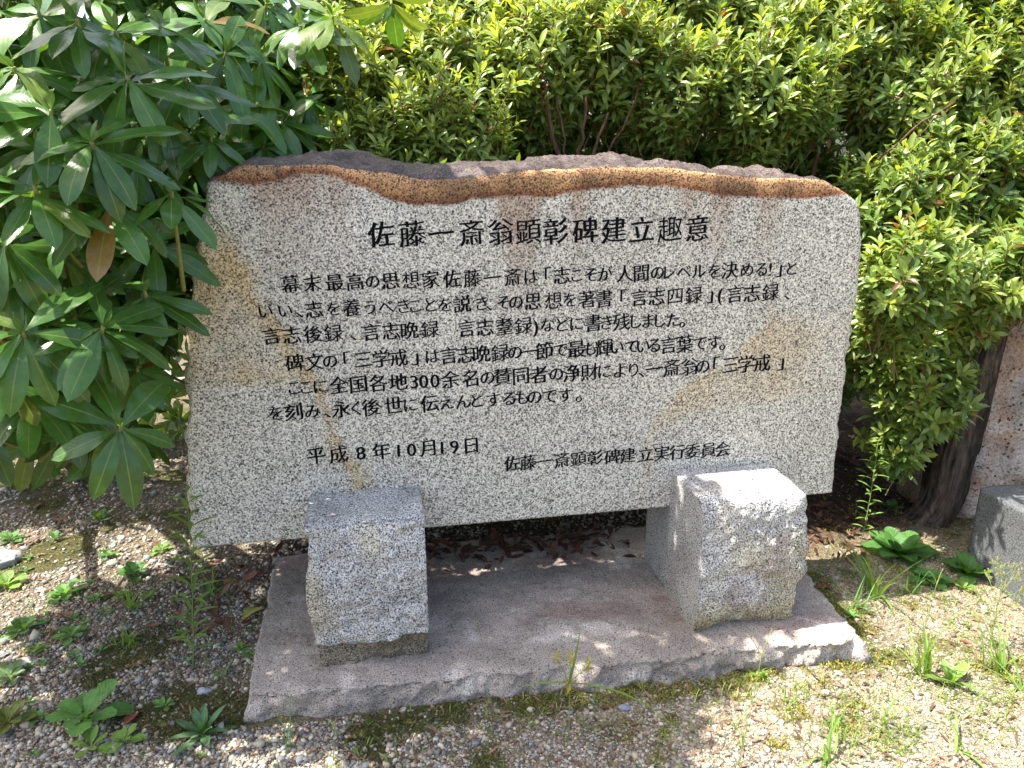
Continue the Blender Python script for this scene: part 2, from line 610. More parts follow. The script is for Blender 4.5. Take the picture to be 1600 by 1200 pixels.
# ------------------------------------------------------------------ support blocks
def build_block(x0, x1, yf, ztop, label, seed, notch_low):
    root = thing('support_block', (0, 0, 0), label, 'stone block', 'granite support blocks carrying the inscribed tablet')
    V, Q = cube_grid(64, 46, 80)
    u, d, v = V.T
    yb = FACE_Y - 0.001
    x = x0 + (x1 - x0) * u
    y = yf + (yb - yf) * d
    z = PL_TOP - 0.006 + (ztop - PL_TOP + 0.006) * v
    P = np.stack([x, y, z], -1)
    cen = np.array([(x0 + x1) / 2, 0, 0])
    # distance from vertical edges / top edge for the rounding of the broken front arrises
    ef = np.exp(-(y - yf) / 0.012)
    et = np.exp(-(ztop - z) / 0.014)
    el = np.exp(-np.abs(x - x0) / 0.014)
    er = np.exp(-np.abs(x - x1) / 0.012)
    rough = fbm(P + seed, 8, 5, seed, 0.55)
    mid = fbm(P + seed, 3.2, 2, seed + 4)
    isf = d < 1e-6
    # front: hewn face, bulging in the middle, undercut near the foot
    bul = 0.020 * np.sin(np.pi * np.clip(v, 0, 1)) ** 0.6 + 0.013 * mid + 0.013 * rough + 0.007 * np.abs(fbm(P, 14, 3, seed + 8)) + 0.004 * fbm(P, 60, 2, seed + 9)
    if notch_low:
        bul -= 0.026 * smooth(0.205 + 0.04 * u, 0.165 + 0.04 * u, v)
    else:
        bul -= 0.022 * smooth(0.16, 0.0, v)
    P[:, 1] -= ef * bul
    P[:, 1] += ef * (et * 0.012 + el * 0.012 * (seed % 2) + er * 0.006)
    # outer side hewn, inner side sawn
    if seed % 2:
        P[:, 0] -= np.where(u < 1e-6, 0.008 * rough + 0.014 * smooth(0.10, 0.24, v) - 0.006, 0)
    else:
        P[:, 0] += np.where(u > 1 - 1e-6, 0.008 * rough + 0.006 * np.sin(np.pi * v) + 0.004, 0)
    top = v > 1 - 1e-6
    P[:, 2] += np.where(top, 0.003 * fbm(P, 12, 3, seed + 2) + 0.0015 * fbm(P, 60, 2, seed + 3), 0)
    P[:, 2] -= top * (np.exp(-(y - yf) / 0.012) * (0.008 + 0.008 * np.abs(mid)) + el * 0.004)
    c = np.ones((len(V), 3)) * (1 + 0.15 * fbm(P, 6, 3, seed + 21)[:, None])
    yel = smooth(0.0, 0.6, fbm(P, 5, 4, seed + 23) + 0.25 * (1 - v))[:, None]
    c = c * (1 - yel * np.where(isf, 0.26, 0.10)[:, None] * np.array([0.05, 0.25, 0.75]))
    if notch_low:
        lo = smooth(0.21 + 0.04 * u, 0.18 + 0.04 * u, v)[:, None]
        c = c * (1 - lo * np.array([0.52, 0.58, 0.68]))  # brown foot, with the shadow of the overhang painted in
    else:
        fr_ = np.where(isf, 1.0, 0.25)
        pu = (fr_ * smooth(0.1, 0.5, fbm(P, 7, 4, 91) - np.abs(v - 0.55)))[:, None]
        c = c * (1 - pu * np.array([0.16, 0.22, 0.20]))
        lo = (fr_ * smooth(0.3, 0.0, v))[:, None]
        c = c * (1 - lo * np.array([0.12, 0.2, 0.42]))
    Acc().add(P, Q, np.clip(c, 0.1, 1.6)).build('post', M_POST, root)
    # the sawn ledge behind, on which the tablet stands
    V, Q = cube_grid(20, 16, 16)
    i = 0.0
    P = np.stack([x0 + 0.004 + (x1 - x0 - 0.008) * V[:, 0], FACE_Y + 0.001 + 0.19 * V[:, 1], PL_TOP - 0.006 + (SLAB_Z - PL_TOP + 0.004) * V[:, 2]], -1)
    Acc().add(P, Q, np.array([0.95, 0.95, 0.95])).build('ledge', M_POST, root)


SLAB_Z = 0.402
build_block(-0.207, 0.081, 1.700, 0.530, 'rough hewn pale granite block at the left of the plinth with a brown undercut foot', 3, True)
build_block(0.822, 1.125, 1.690, 0.522, 'rough hewn granite block at the right of the plinth with its smooth left side showing', 6, False)

# ------------------------------------------------------------------ the inscribed tablet
EDGE = [(338, 280), (381, 259), (448, 259), (507, 258), (560, 267), (612, 272), (665, 283), (735, 280), (787, 272), (840, 266), (865, 265), (942, 263), (1037, 262), (1100, 269), (1170, 279), (1222, 278), (1285, 280), (1315, 296), (1327, 304), (1340, 316), (1345, 330)]
CREST = [(338, 276), (378, 255), (395, 246), (427, 241), (462, 242), (490, 237), (539, 237), (595, 246), (647, 255), (675, 256), (717, 251), (770, 250), (820, 252), (872, 244), (900, 243), (935, 246), (988, 240), (1030, 245), (1100, 260), (1135, 265), (1187, 264), (1240, 265), (1285, 277), (1318, 295), (1345, 326)]
BAND = [(338, 284), (395, 290), (430, 283), (476, 271), (507, 270), (539, 283), (581, 299), (616, 314), (658, 320), (700, 320), (735, 313), (820, 308), (865, 307), (907, 299), (988, 290), (1037, 290), (1082, 299), (1124, 307), (1170, 307), (1240, 307), (1327, 306), (1345, 312)]
LEFT = [(338, 282), (328, 305), (320, 340), (312, 385), (306, 415), (300, 455), (296, 485), (292, 547), (299, 575), (297, 624), (296, 680), (298, 760), (303, 857)]
RIGHT = [(1345, 330), (1343, 400), (1340, 452), (1332, 501), (1323, 554), (1316, 610), (1309, 669), (1302, 729), (1300, 769)]
SL_D = 0.20


def face_pts(px, Y=FACE_Y):
    return np.array([on_y(a, b, Y)[[0, 2]] for a, b in px])


def build_tablet():
    root = thing('inscribed_tablet', (0, 0, 0), 'wide pale speckled granite tablet with black engraved inscription and brown weathered rough top edge', 'monument')
    nx, ny, nz = 280, 26, 170
    V, Q = cube_grid(nx, ny, nz)
    u, d, v = V.T
    e, cr, bd = face_pts(EDGE), face_pts(CREST, FACE_Y + SL_D * 0.8), face_pts(BAND)
    lf, rg = face_pts(LEFT), face_pts(RIGHT)
    zl, zr = lf[::-1], rg[::-1]
    xL, xR = e[0, 0], e[-1, 0]
    x0 = xL + (xR - xL) * u
    ze = np.interp(x0, e[:, 0], e[:, 1])
    # crest parameterised by u so that the back of the top follows the photograph's skyline
    cu = (cr[:, 0] - cr[0, 0]) / (cr[-1, 0] - cr[0, 0])
    zc = np.interp(u, cu, cr[:, 1])
    zc = np.maximum(zc, ze + 0.002)
    # columns: v is warped so rows crowd near the band
    zb = SLAB_Z + 0.004 * (u - 0.5)
    t = np.clip(d / 0.8, 0, 1)
    ztop = ze + (zc - ze) * (1 - (1 - t) ** 1.6) - np.where(d > 0.8, (d - 0.8) / 0.2 * 0.05, 0)
    z = zb + v * (ztop - zb)
    zf = zb + v * (ze - zb)
    xl = np.interp(zf, zl[:, 1], zl[:, 0])
    xr = np.interp(zf, zr[:, 1], zr[:, 0])
    # the crown narrows towards its ends, so widen linearly with u
    x = xl + (xr - xl) * u
    y = FACE_Y + SL_D * d
    P = np.stack([x, y, z], -1)
    top = v > 1 - 1e-6
    lft, rgt = u < 1e-6, u > 1 - 1e-6
    back = d > 1 - 1e-6
    rough = fbm(P, 10, 5, 71, 0.55)
    inner = smooth(0, 0.08, d)
    P[:, 2] += np.where(top, inner * (0.010 * rough + 0.006 * fbm(P, 35, 3, 72)), 0)
    P[:, 0] += np.where(lft, -1, np.where(rgt, 1, 0)) * (0.004 * fbm(P * [1, .3, 1], 26, 3, 73) + inner * (0.012 * rough + 0.01))
    P[:, 1] += np.where(back & ~top, 0.01 * rough, 0)
    P[:, 2] += np.where(top & (d < 1e-6), 0.002 * fbm(P, 45, 3, 74), 0)
    P[:, 1] += np.where(d < 1e-6, 0.006 * np.exp(-(ze - P[:, 2]) / 0.008) + 0.003 * np.exp(-(P[:, 0] - xl) / 0.006) + 0.003 * np.exp(-(xr - P[:, 0]) / 0.006), 0)
    # stains that belong to the stone
    X, Z = P[:, 0], P[:, 2]
    P2 = np.stack([X, np.zeros_like(X), Z], -1)
    c = np.ones((len(V), 3)) * (1.0 + 0.05 * fbm(P2, 3, 3, 80))[:, None]
    wob = 0.006 * fbm(P2, 18, 3, 81)
    zband = np.interp(X, bd[:, 0], bd[:, 1])
    band = smooth(-0.004, 0.004, Z + wob - zband)
    hb = np.clip((Z - zband) / np.maximum(ze - zband, 0.004), 0, 1)
    streak = 0.5 + 0.5 * np.clip(fbm(np.stack([X, 0 * X, Z * 0.12], -1), 16, 3, 82) * 1.4, -1, 1)
    bandc = np.array([0.84, 0.51, 0.27])[None] * (0.50 + 0.70 * streak[:, None]) * (0.72 + 0.4 * hb[:, None]) + np.array([0.02, 0, 0])
    rim = (np.exp(-((Z + wob - zband - 0.006) / 0.011) ** 2))[:, None]
    bandc = bandc * (1 - 0.6 * rim * np.array([0.5, 0.85, 1.0]))
    # run-off under the band
    run = np.clip(fbm(np.stack([X, 0 * X, Z * 0.1], -1), 13, 4, 83) + 0.1, 0, 1) * np.exp(-np.clip(zband - Z, 0, 9) / 0.11)
    run = run * (0.7 + np.exp(-((X - 0.28) / 0.25) ** 2))
    c = c * (1 - np.clip(run, 0, 0.6)[:, None] * np.array([0.45, 0.68, 0.78]))
    pale = np.exp(-((X + 0.05) / 0.16) ** 2 - ((Z - 1.22) / 0.09) ** 2)[:, None]
    c = c * (1 + 0.12 * pale * np.array([0.9, 1, 1.3]))

    def line_dist(pix):
        L = face_pts(pix)
        L = L[np.argsort(L[:, 1])]
        xx = np.interp(Z, L[:, 1], L[:, 0])
        return X - xx
    w2 = 0.045 * fbm(P2, 5, 5, 84) + 0.012 * fbm(P2, 60, 2, 184)
    # left: ochre field and a rust line running down to the block
    dl = line_dist([(330, 330), (375, 395), (420, 480), (470, 570), (515, 640), (545, 700), (562, 765), (565, 860)]) + w2
    zlow = on_y(350, 606, FACE_Y)[2] - 0.13 * (X + 0.45) * 0 + 0.02 * fbm(P2, 5, 3, 85)
    zhi = on_y(350, 350, FACE_Y)[2]
    fieldL = smooth(0.012, -0.03, dl) * smooth(-0.02, 0.025, Z - zlow + w2 * 0.5) * smooth(0.03, -0.06, Z - zhi)
    fieldL *= 0.6 + 0.5 * np.clip(fbm(P2, 6, 3, 86), -1, 1)
    rustL = np.exp(-(dl / 0.022) ** 2) * smooth(0.02, -0.1, Z - zhi) * (0.55 + 0.6 * fbm(P2, 9, 3, 87))
    # right: the same on the other side
    dr = line_dist([(1195, 300), (1190, 430), (1188, 505), (1150, 545), (1065, 635), (1012, 690), (985, 770), (975, 840)]) + w2
    zlowR = np.interp(X, [on_y(1000, 672, FACE_Y)[0], on_y(1330, 612, FACE_Y)[0]], [on_y(1000, 672, FACE_Y)[2], on_y(1330, 612, FACE_Y)[2]]) + 0.035 * fbm(P2, 4, 4, 88)
    zhiR = on_y(1250, 495, FACE_Y)[2]
    fieldR = smooth(-0.03, 0.03, dr) * smooth(-0.03, 0.04, Z - zlowR + w2 * 0.5) * smooth(0.05, -0.06, Z - zhiR) * (0.55 + 0.5 * np.clip(fbm(P2, 6, 3, 89), -1, 1))
    rustR = np.exp(-(dr / 0.018) ** 2) * smooth(0.03, -0.1, Z - zhiR - 0.05) * (0.35 + 0.5 * fbm(P2, 9, 3, 90))
    och = np.clip(np.clip(fieldL, 0, 1) * 0.8 + np.clip(rustL, 0, 1) * 0.85 + np.clip(fieldR, 0, 1) * 0.5 + np.clip(rustR, 0, 1) * 0.75, 0, 1.15)[:, None]
    c = c * (1 - och * np.array([0.10, 0.30, 0.62]))
    c = c * (1 - band[:, None]) + bandc * band[:, None]
    # the broken top is a dull purple brown, darkened further in place of leaf shade
    topm = np.where(top & (d > 1e-6), 1.0, 0.0)
    patch = smooth(0.05, 0.45, fbm(P, 7, 4, 92))[:, None]
    tc_ = np.array([0.20, 0.155, 0.16])[None] * (1 + 0.4 * rough[:, None]) * (1 - 0.3 * patch)
    c = c * (1 - topm[:, None]) + tc_ * topm[:, None]
    Acc().add(P, Q, np.clip(c, 0.05, 1.5)).build('slab', M_SLAB, root)
    return root


tablet = build_tablet()

# ------------------------------------------------------------------ lettering
TEXT = {
    'title_inscription': (43, [(list('佐藤一斎翁顕彰碑建立趣意'), [595, 644, 689.5, 736.8, 782, 826, 868, 914, 959, 1003, 1046.5, 1090], (366, 357))]),
    'body_inscription': (29, [
        (list('幕末最高の思想家佐藤一斎は「志こそが人間のレベルを決める!」と'), [453, 488, 523, 554.5, 582, 610, 641.6, 673, 706, 738, 769, 801, 830, 856, 878, 901, 923, 945.6, 976, 1002, 1027, 1046, 1068.6, 1092, 1116, 1140, 1167, 1189.6, 1203.6, 1217, 1237], (443.5, 419)),
        (list('いい、志を養うべきことを説き、その思想を著書「言志四録」(言志録、'), [415, 446, 468, 490.6, 521, 549.6, 578, 603, 631, 649, 673, 695.6, 722, 753, 764, 787, 806, 833, 864.4, 890.5, 917, 944, 974, 999, 1026, 1055, 1084, 1109.5, 1125.6, 1148.5, 1175, 1204, 1230], (486, 456)),
        (list('言志後録、言志晩録言志耋録)などに書き残しました。'), [424, 456, 489, 521, 551.6, 580, 611, 640, 672, 729, 758, 788, 818, 837, 855.5, 880, 901, 927, 948, 971, 994, 1013, 1031.6, 1052, 1066.5], (524.5, 499)),
        (list('碑文の「三学戒」は言志晩録の一節で最も輝いている言葉です。'), [460.5, 491, 515.6, 542, 568, 596, 623, 648.6, 676, 701, 728, 752.6, 781.6, 804.5, 826, 850.6, 876, 900.7, 921, 943.4, 964.5, 987, 1005, 1022, 1044.7, 1070, 1094, 1116, 1129], (566.5, 534.5)),
        (list('ここに全国各地300余名の賛同者の浄財により、一斎翁の「三学戒」'), [459.7, 478.5, 501, 529, 560, 591, 622, 647, 662, 679.5, 704, 734.6, 761.5, 785.6, 814, 842, 869, 893, 921, 945, 968.7, 990, 1002.5, 1022, 1049.4, 1077, 1098, 1119, 1141.7, 1165.6, 1191, 1220], (605.5, 565.5)),
        (list('を刻み、永く後世に伝えんとするものです。'), [431, 458.6, 488.7, 511.5, 533, 556, 580, 615, 642, 671.4, 698, 724, 745, 771, 795, 815, 835, 859, 884, 904.6], (645.5, 615.5)),
    ]),
    'date_inscription': (28, [(list('平成8年10月19日'), [494, 529, 563.7, 595.6, 622.7, 643, 668, 690.5, 710, 736.5], (711.5, 695.5))]),
    'committee_inscription': (25, [(list('佐藤一斎顕彰碑建立実行委員会'), [800, 825, 849, 878, 904, 929, 956.5, 980.6, 1009, 1034, 1058, 1082, 1107, 1129], (724, 701.5))]),
}
_glyphs = {}


def glyph(ch):
    """outline of one character of the built-in font, worked over as if brushed: heavier down strokes, rising cross strokes"""
    if ch in _glyphs:
        return _glyphs[ch]
    cu = bpy.data.curves.new('glyph', 'FONT')
    cu.body = ch
    cu.size = 1.0
    o = bpy.data.objects.new('glyph', cu)
    COL.objects.link(o)
    bpy.context.view_layer.update()
    c2 = o.to_curve(bpy.context.evaluated_depsgraph_get(), apply_modifiers=False)
    contours = []
    for s in c2.splines:
        pts = []
        if s.type == 'BEZIER':
            bp = s.bezier_points
            n = len(bp)
            for i in range(n):
                a, b = bp[i], bp[(i + 1) % n]
                p0, p1, p2, p3 = [np.array(q[:2]) for q in (a.co, a.handle_right, b.handle_left, b.co)]
                L = np.linalg.norm(p3 - p0)
                m = max(2, min(8, int(L / 0.03)))
                t = (np.arange(m) / m)[:, None]
                pts.append((1 - t) ** 3 * p0 + 3 * (1 - t) ** 2 * t * p1 + 3 * (1 - t) * t * t * p2 + t ** 3 * p3)
            pts = np.concatenate(pts)
        else:
            pts = np.array([q.co[:2] for q in s.points])
        keep = np.linalg.norm(pts - np.roll(pts, 1, 0), axis=1) > 1e-4
        if keep.sum() > 2:
            contours.append(pts[keep])
    o.to_curve_clear()
    bpy.data.objects.remove(o)
    bpy.data.curves.remove(cu)
    allp = np.concatenate(contours)

    def area(p):
        q = np.roll(p, -1, 0)
        return 0.5 * np.sum(p[:, 0] * q[:, 1] - p[:, 1] * q[:, 0])
    big = max(contours, key=lambda p: abs(area(p)))
    sg = 1.0 if area(big) > 0 else -1.0
    lo, hi = allp.min(0), allp.max(0)
    cen = (lo + hi) / 2
    seed = ord(ch) % 997
    pen = np.array([math.cos(math.radians(-32)), math.sin(math.radians(-32))])
    want = abs(sum(area(p) for p in contours))
    for strength in (1.15, 0.85, 0.6, 0.4, 0.2, 0.0):
        out = []
        for p in contours:
            out.append(brush(p, strength, sg, seed, pen, cen))
        cc = fill_outline(out)
        tgt = abs(sum(area(p) for p in out))
        V, F, got = cc
        if abs(got - tgt) < 0.012 * tgt:
            break
    _glyphs[ch] = (V, F, (hi - lo))
    return _glyphs[ch]


def brush(p, strength, sg, seed, pen, cen):
    t = np.roll(p, -1, 0) - np.roll(p, 1, 0)
    t /= np.linalg.norm(t, axis=1, keepdims=True) + 1e-9
    nrm = np.stack([t[:, 1], -t[:, 0]], 1) * sg
    P3 = np.concatenate([p, np.full((len(p), 1), seed * 0.37)], 1)
    press = (0.020 + 0.010 * vnoise(P3, 3.5, seed)) * strength
    dot = nrm @ pen
    q = p + pen[None] * (np.sign(dot) * np.abs(dot) ** 0.8 * press * 0.95)[:, None] + nrm * ((0.006 * np.abs(nrm[:, :1]) - 0.006 * np.abs(nrm[:, 1:])) * min(1.0, strength * 1.4))
    q = q + 0.014 * np.stack([vnoise(P3, 4.0, seed + 1), vnoise(P3, 4.0, seed + 2)], 1)
    r = q - cen
    r = np.stack([r[:, 0] - 0.03 * r[:, 1], r[:, 1] + 0.10 * r[:, 0]], 1)
    return r + np.array([0, cen[1] - 0.38])


def fill_outline(out):
    cc = bpy.data.curves.new('outline', 'CURVE')
    cc.dimensions = '2D'
    cc.fill_mode = 'BOTH'
    for p in out:
        s = cc.splines.new('POLY')
        s.points.add(len(p) - 1)
        s.points.foreach_set('co', np.concatenate([p, np.zeros((len(p), 1)), np.ones((len(p), 1))], 1).ravel())
        s.use_cyclic_u = True
    o = bpy.data.objects.new('outline', cc)
    COL.objects.link(o)
    bpy.context.view_layer.update()
    me = o.to_mesh()
    V = np.array([v.co[:2] for v in me.vertices])
    F = [tuple(f.vertices) for f in me.polygons]
    got = sum(f.area for f in me.polygons)
    o.to_mesh_clear()
    bpy.data.objects.remove(o)
    bpy.data.curves.remove(cc)
    return V, F, got


for part, (px_h, lines) in TEXT.items():
    acc = Acc()
    for chars, xs, (y0, y1) in lines:
        assert len(chars) == len(xs), (''.join(chars), len(chars), len(xs))
        for ch, px in zip(chars, xs):
            py = y0 + (y1 - y0) * (px - xs[0]) / (xs[-1] - xs[0])
            p = on_y(px, py, FACE_Y)
            scale = np.linalg.norm(on_y(px, py + px_h / 2, FACE_Y) - on_y(px, py - px_h / 2, FACE_Y))
            small = 0.86 if '\u3040' <= ch <= '\u30ff' else 1.0
            V, F, _ = glyph(ch)
            s = scale * small * 1.0
            off = np.array([0.0, 0.0])
            W = np.stack([p[0] + V[:, 0] * s, np.full(len(V), FACE_Y - 0.0008), p[2] + V[:, 1] * s], -1)
            tri = np.array([f for f in F if len(f) == 3])
            quad = np.array([f for f in F if len(f) == 4])
            acc.add(W, [a for a in (tri, quad) if len(a)], np.array([0.006, 0.006, 0.007]))
    acc.build(part, M_INK, tablet, smooth_shade=False)

# ------------------------------------------------------------------ stones at the right
def build_right_stones():
    a, b = on_z(1514, 890, GZ), on_z(1602, 952, GZ)          # foot of the face turned to us
    h = 0.30
    t = unit(a - b)
    o_ = np.array([t[1], -t[0], 0.0])
    if o_[0] < 0:
        o_ = -o_
    V, Q = cube_grid(24, 40, 20)
    Lb = np.linalg.norm(a - b) + 0.12
    st = a - t * Lb
    P = st + V[:, :1] * o_ * 0.34 + V[:, 1:2] * t * (Lb + 0.02) + np.array([0, 0, 1.0]) * (V[:, 2:3] * (h + 0.03) - 0.03)
    P += 0.003 * fbm(P, 30, 3, 5)[:, None] * 0.5
    o = Acc().add(P, Q, np.ones(3)).build('grey_stone_block', M_GREY)
    tag(o, 'smooth grey granite block with shade darkened into its colour at the foot of the pink stone', 'stone block')
    # big pink standing stone behind it
    V, Q = cube_grid(60, 24, 60)
    u, d, v = V.T
    p0 = on_z(1462, 842, GZ)
    P = np.stack([p0[0] + 0.10 + 1.35 * u + 0.20 * v * (1 - u), p0[1] + 0.13 + 0.32 * d - 0.42 * u, -0.03 + 1.25 * v - 0.15 * np.abs(u - 0.5) * v], -1)
    q = (V - 0.5) * 2
    P += q * (0.03 * fbm(P, 5, 5, 15))[:, None] - q * 0.03 * (np.abs(q).max(1) ** 2 * np.minimum(np.sort(np.abs(q), 1)[:, 1], 1) ** 6)[:, None]
    c = np.ones((len(V), 3)) * (1 + 0.2 * fbm(P, 6, 4, 16))[:, None]
    ru = smooth(0.1, 0.6, fbm(P, 9, 4, 17))[:, None]
    c = c * (1 - ru * np.array([0.1, 0.28, 0.4]))
    o = Acc().add(P, Q, c).build('standing_stone', M_PINK)
    tag(o, 'large pinkish standing stone behind the dark leaning trunk', 'boulder')


build_right_stones()

# ------------------------------------------------------------------ foliage
def sample_shell(ells, count, inner=0.55, front=-0.35):
    """points and outward normals in the outer shell of a union of ellipsoids"""
    ells = [(np.asarray(c, float), np.asarray(r, float)) for c, r in ells]
    wts = np.array([(r[0] * r[1] * r[2]) ** (2 / 3) for c, r in ells])
    wts /= wts.sum()
    PP, NN = [], []
    need = count
    while need > 0:
        k = rng.choice(len(ells), size=count, p=wts)
        d = unit(rng.normal(size=(count, 3)))
        rad = inner + (1.05 - inner) * rng.uniform(0, 1, count) ** 0.55
        c = np.array([ells[i][0] for i in k])
        r = np.array([ells[i][1] for i in k])
        bump = 1 + 0.14 * fbm(d * 1.0 + c, 2.6, 3, 55)
        P = c + d * r * (rad * bump)[:, None]
        n = unit(d / r)
        ok = np.ones(count, bool)
        for i, (c2, r2) in enumerate(ells):
            q = np.linalg.norm((P - c2) / r2, axis=1)
            ok &= ~((q < inner * 0.95) & (k != i))
        tocam = unit(_C - P)
        ok &= (n * tocam).sum(1) > front
        PP.append(P[ok])
        NN.append(n[ok])
        need -= ok.sum()
    return np.concatenate(PP)[:count], np.concatenate(NN)[:count]


def clear_of_stones(P, margin=0.07):
    x, y, z = P.T
    bad = (x > -0.62 - margin * 0.4) & (x < 1.40 + margin) & (y > FACE_Y - 0.25) & (y < FACE_Y + SL_D + margin) & (z < 1.40 + margin)
    bad |= (z < GZ + 0.06)
    bad |= (x > 1.95) & (y < 2.35) & (z < 0.42)
    return ~bad


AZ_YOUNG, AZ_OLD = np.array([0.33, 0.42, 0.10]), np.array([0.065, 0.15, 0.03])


def azalea_shoots(acc, stems, P, A, size=1.0, m=15, young=0.5, brown=0.03):
    """leafy shoots: a twig with leaves in a spiral, a rosette of young leaves at the tip"""
    K = len(P)
    A = unit(A)
    X, Y = perp(A)
    yg = np.clip(young + rng.normal(0, 0.28, K), 0, 1)
    shoot_s = size * rng.uniform(0.8, 1.2, K)
    for j in range(m):
        t = j / (m - 1)
        ang = j * 2.39996 + rng.uniform(0, 6.28, K) * 0.15 + rng.uniform(0, 0.3) + np.arange(K) * 1.7
        el = np.radians(22 + 68 * t ** 0.7) + rng.normal(0, 0.16, K)
        rad = X * np.cos(ang)[:, None] + Y * np.sin(ang)[:, None]
        d = A * np.cos(el)[:, None] + rad * np.sin(el)[:, None]
        base = P - A * (0.105 * t ** 1.15 * shoot_s)[:, None] + rad * 0.002
        ln = shoot_s * (0.030 + 0.027 * np.sin(np.pi * min(1, 0.25 + 0.6 * t))) * rng.uniform(0.8, 1.2, K)
        wd = ln * rng.uniform(0.25, 0.35, K)
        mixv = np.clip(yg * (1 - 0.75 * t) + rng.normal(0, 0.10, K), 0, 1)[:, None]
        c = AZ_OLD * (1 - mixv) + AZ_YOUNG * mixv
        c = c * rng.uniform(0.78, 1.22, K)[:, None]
        br = rng.uniform(0, 1, K) < brown * (0.3 + 2 * t)
        c[br] = np.array([0.16, 0.06, 0.025]) * rng.uniform(0.6, 1.4, br.sum())[:, None]
        leaves(acc, base, d, A, ln, wd, rng.uniform(0.1, 0.9, K), rng.uniform(0.15, 0.5, K), c, rows=4, cols=3, profile='ellip')
    # twigs
    for i in range(K):
        L = 0.16 * shoot_s[i]
        p0 = P[i] - A[i] * L + np.array([0, 0, -0.01])
        tube(stems, np.array([p0, P[i] - A[i] * 0.05, P[i]]), [0.0022, 0.0018, 0.001], np.array([0.17, 0.15, 0.05]) if yg[i] > 0.3 else np.array([0.13, 0.075, 0.04]), 4)


def E_(px, py, Y, r):
    return (on_y(px, py, Y), r)


def azalea(label, ells, count, m=15, young=0.5, size=1.0, root_px=None, stems_px=(), inner=0.55, upw=0.9, name='azalea_shrub', keep=None):
    root = thing(name, (0, 0, 0), label, 'shrub')
    P, n = sample_shell(ells, count, inner)
    ok = clear_of_stones(P)
    if keep is not None:
        ok &= keep(P)
    P, n = P[ok], n[ok]
    A = unit(n * 0.8 + np.array([-0.15, -0.25, upw]) + rng.normal(0, 0.28, P.shape))
    up_ = rng.uniform(0, 1, len(P)) < 0.2
    P = P + A * np.where(up_, rng.uniform(0.03, 0.09, len(P)), 0)[:, None]
    fol, st = Acc(), Acc()
    azalea_shoots(fol, st, P, A, size, m, young)
    fol.build('foliage', M_AZ, root)
    tag(st.build('twigs', M_TWIG, root), kind='stuff')
    for (a, b, sag, r0, r1) in stems_px:
        br = Acc()
        tube(br, curve_pts(a, b, sag, 10, 0.004), np.linspace(r0, r1, 10), np.array([0.15, 0.085, 0.055]), 8)
        br.build('stem', M_BARK, root)
    return root


zc_ = on_y(900, 240, 2.45)
azalea('bright yellow green azalea shrub behind the left half of the tablet', [E_(600, 230, 2.42, (0.20, 0.14, 0.16)), E_(690, 215, 2.46, (0.20, 0.15, 0.20)), E_(560, 130, 2.62, (0.20, 0.2, 0.18)), E_(660, 120, 2.70, (0.26, 0.22, 0.2)), E_(740, 60, 2.95, (0.3, 0.25, 0.22)), E_(620, 30, 3.0, (0.3, 0.25, 0.25)),
       ((0.15, 2.62, 0.75), (0.55, 0.22, 0.55)), ((0.3, 2.36, 0.95), (0.35, 0.13, 0.32))], 2500, young=0.95, size=0.8, upw=1.3,
       stems_px=[((0.25, 2.7, 0.05), on_y(640, 200, 2.6), (0.03, 0, 0.05), 0.012, 0.006), ((0.2, 2.65, 0.05), on_y(560, 215, 2.5), (-0.03, 0, 0), 0.010, 0.005)])
cb, fk = (0.62, 2.55, 0.05), on_y(893, 300, 2.48)
azalea('tall azalea shrub with bare reddish stems fanning out behind the middle of the tablet', [E_(830, 110, 2.62, (0.20, 0.18, 0.20)), E_(930, 80, 2.66, (0.24, 0.2, 0.20)), E_(1040, 130, 2.62, (0.24, 0.18, 0.18)), E_(900, 0, 2.95, (0.36, 0.25, 0.22)), E_(1080, 20, 2.95, (0.36, 0.25, 0.22)), E_(1000, -80, 3.3, (0.5, 0.3, 0.25)),
       ((0.75, 3.0, 0.8), (0.7, 0.25, 0.6))], 2700, young=0.85, upw=1.3, size=0.88,
       stems_px=[(cb, fk, (0, 0, 0), 0.022, 0.014), (fk, on_y(846, 110, 2.46), (-0.015, 0, 0.0), 0.009, 0.005), (fk, on_y(868, 150, 2.47), (0, 0, 0), 0.004, 0.003), (fk, on_y(916, 150, 2.47), (0.008, 0, 0.0), 0.007, 0.005),
                 (fk, on_y(952, 175, 2.46), (0.0, 0, -0.02), 0.006, 0.004), (fk, on_y(1000, 130, 2.48), (0.02, 0, -0.03), 0.005, 0.003)])
tb = on_z(1480, 838, GZ)
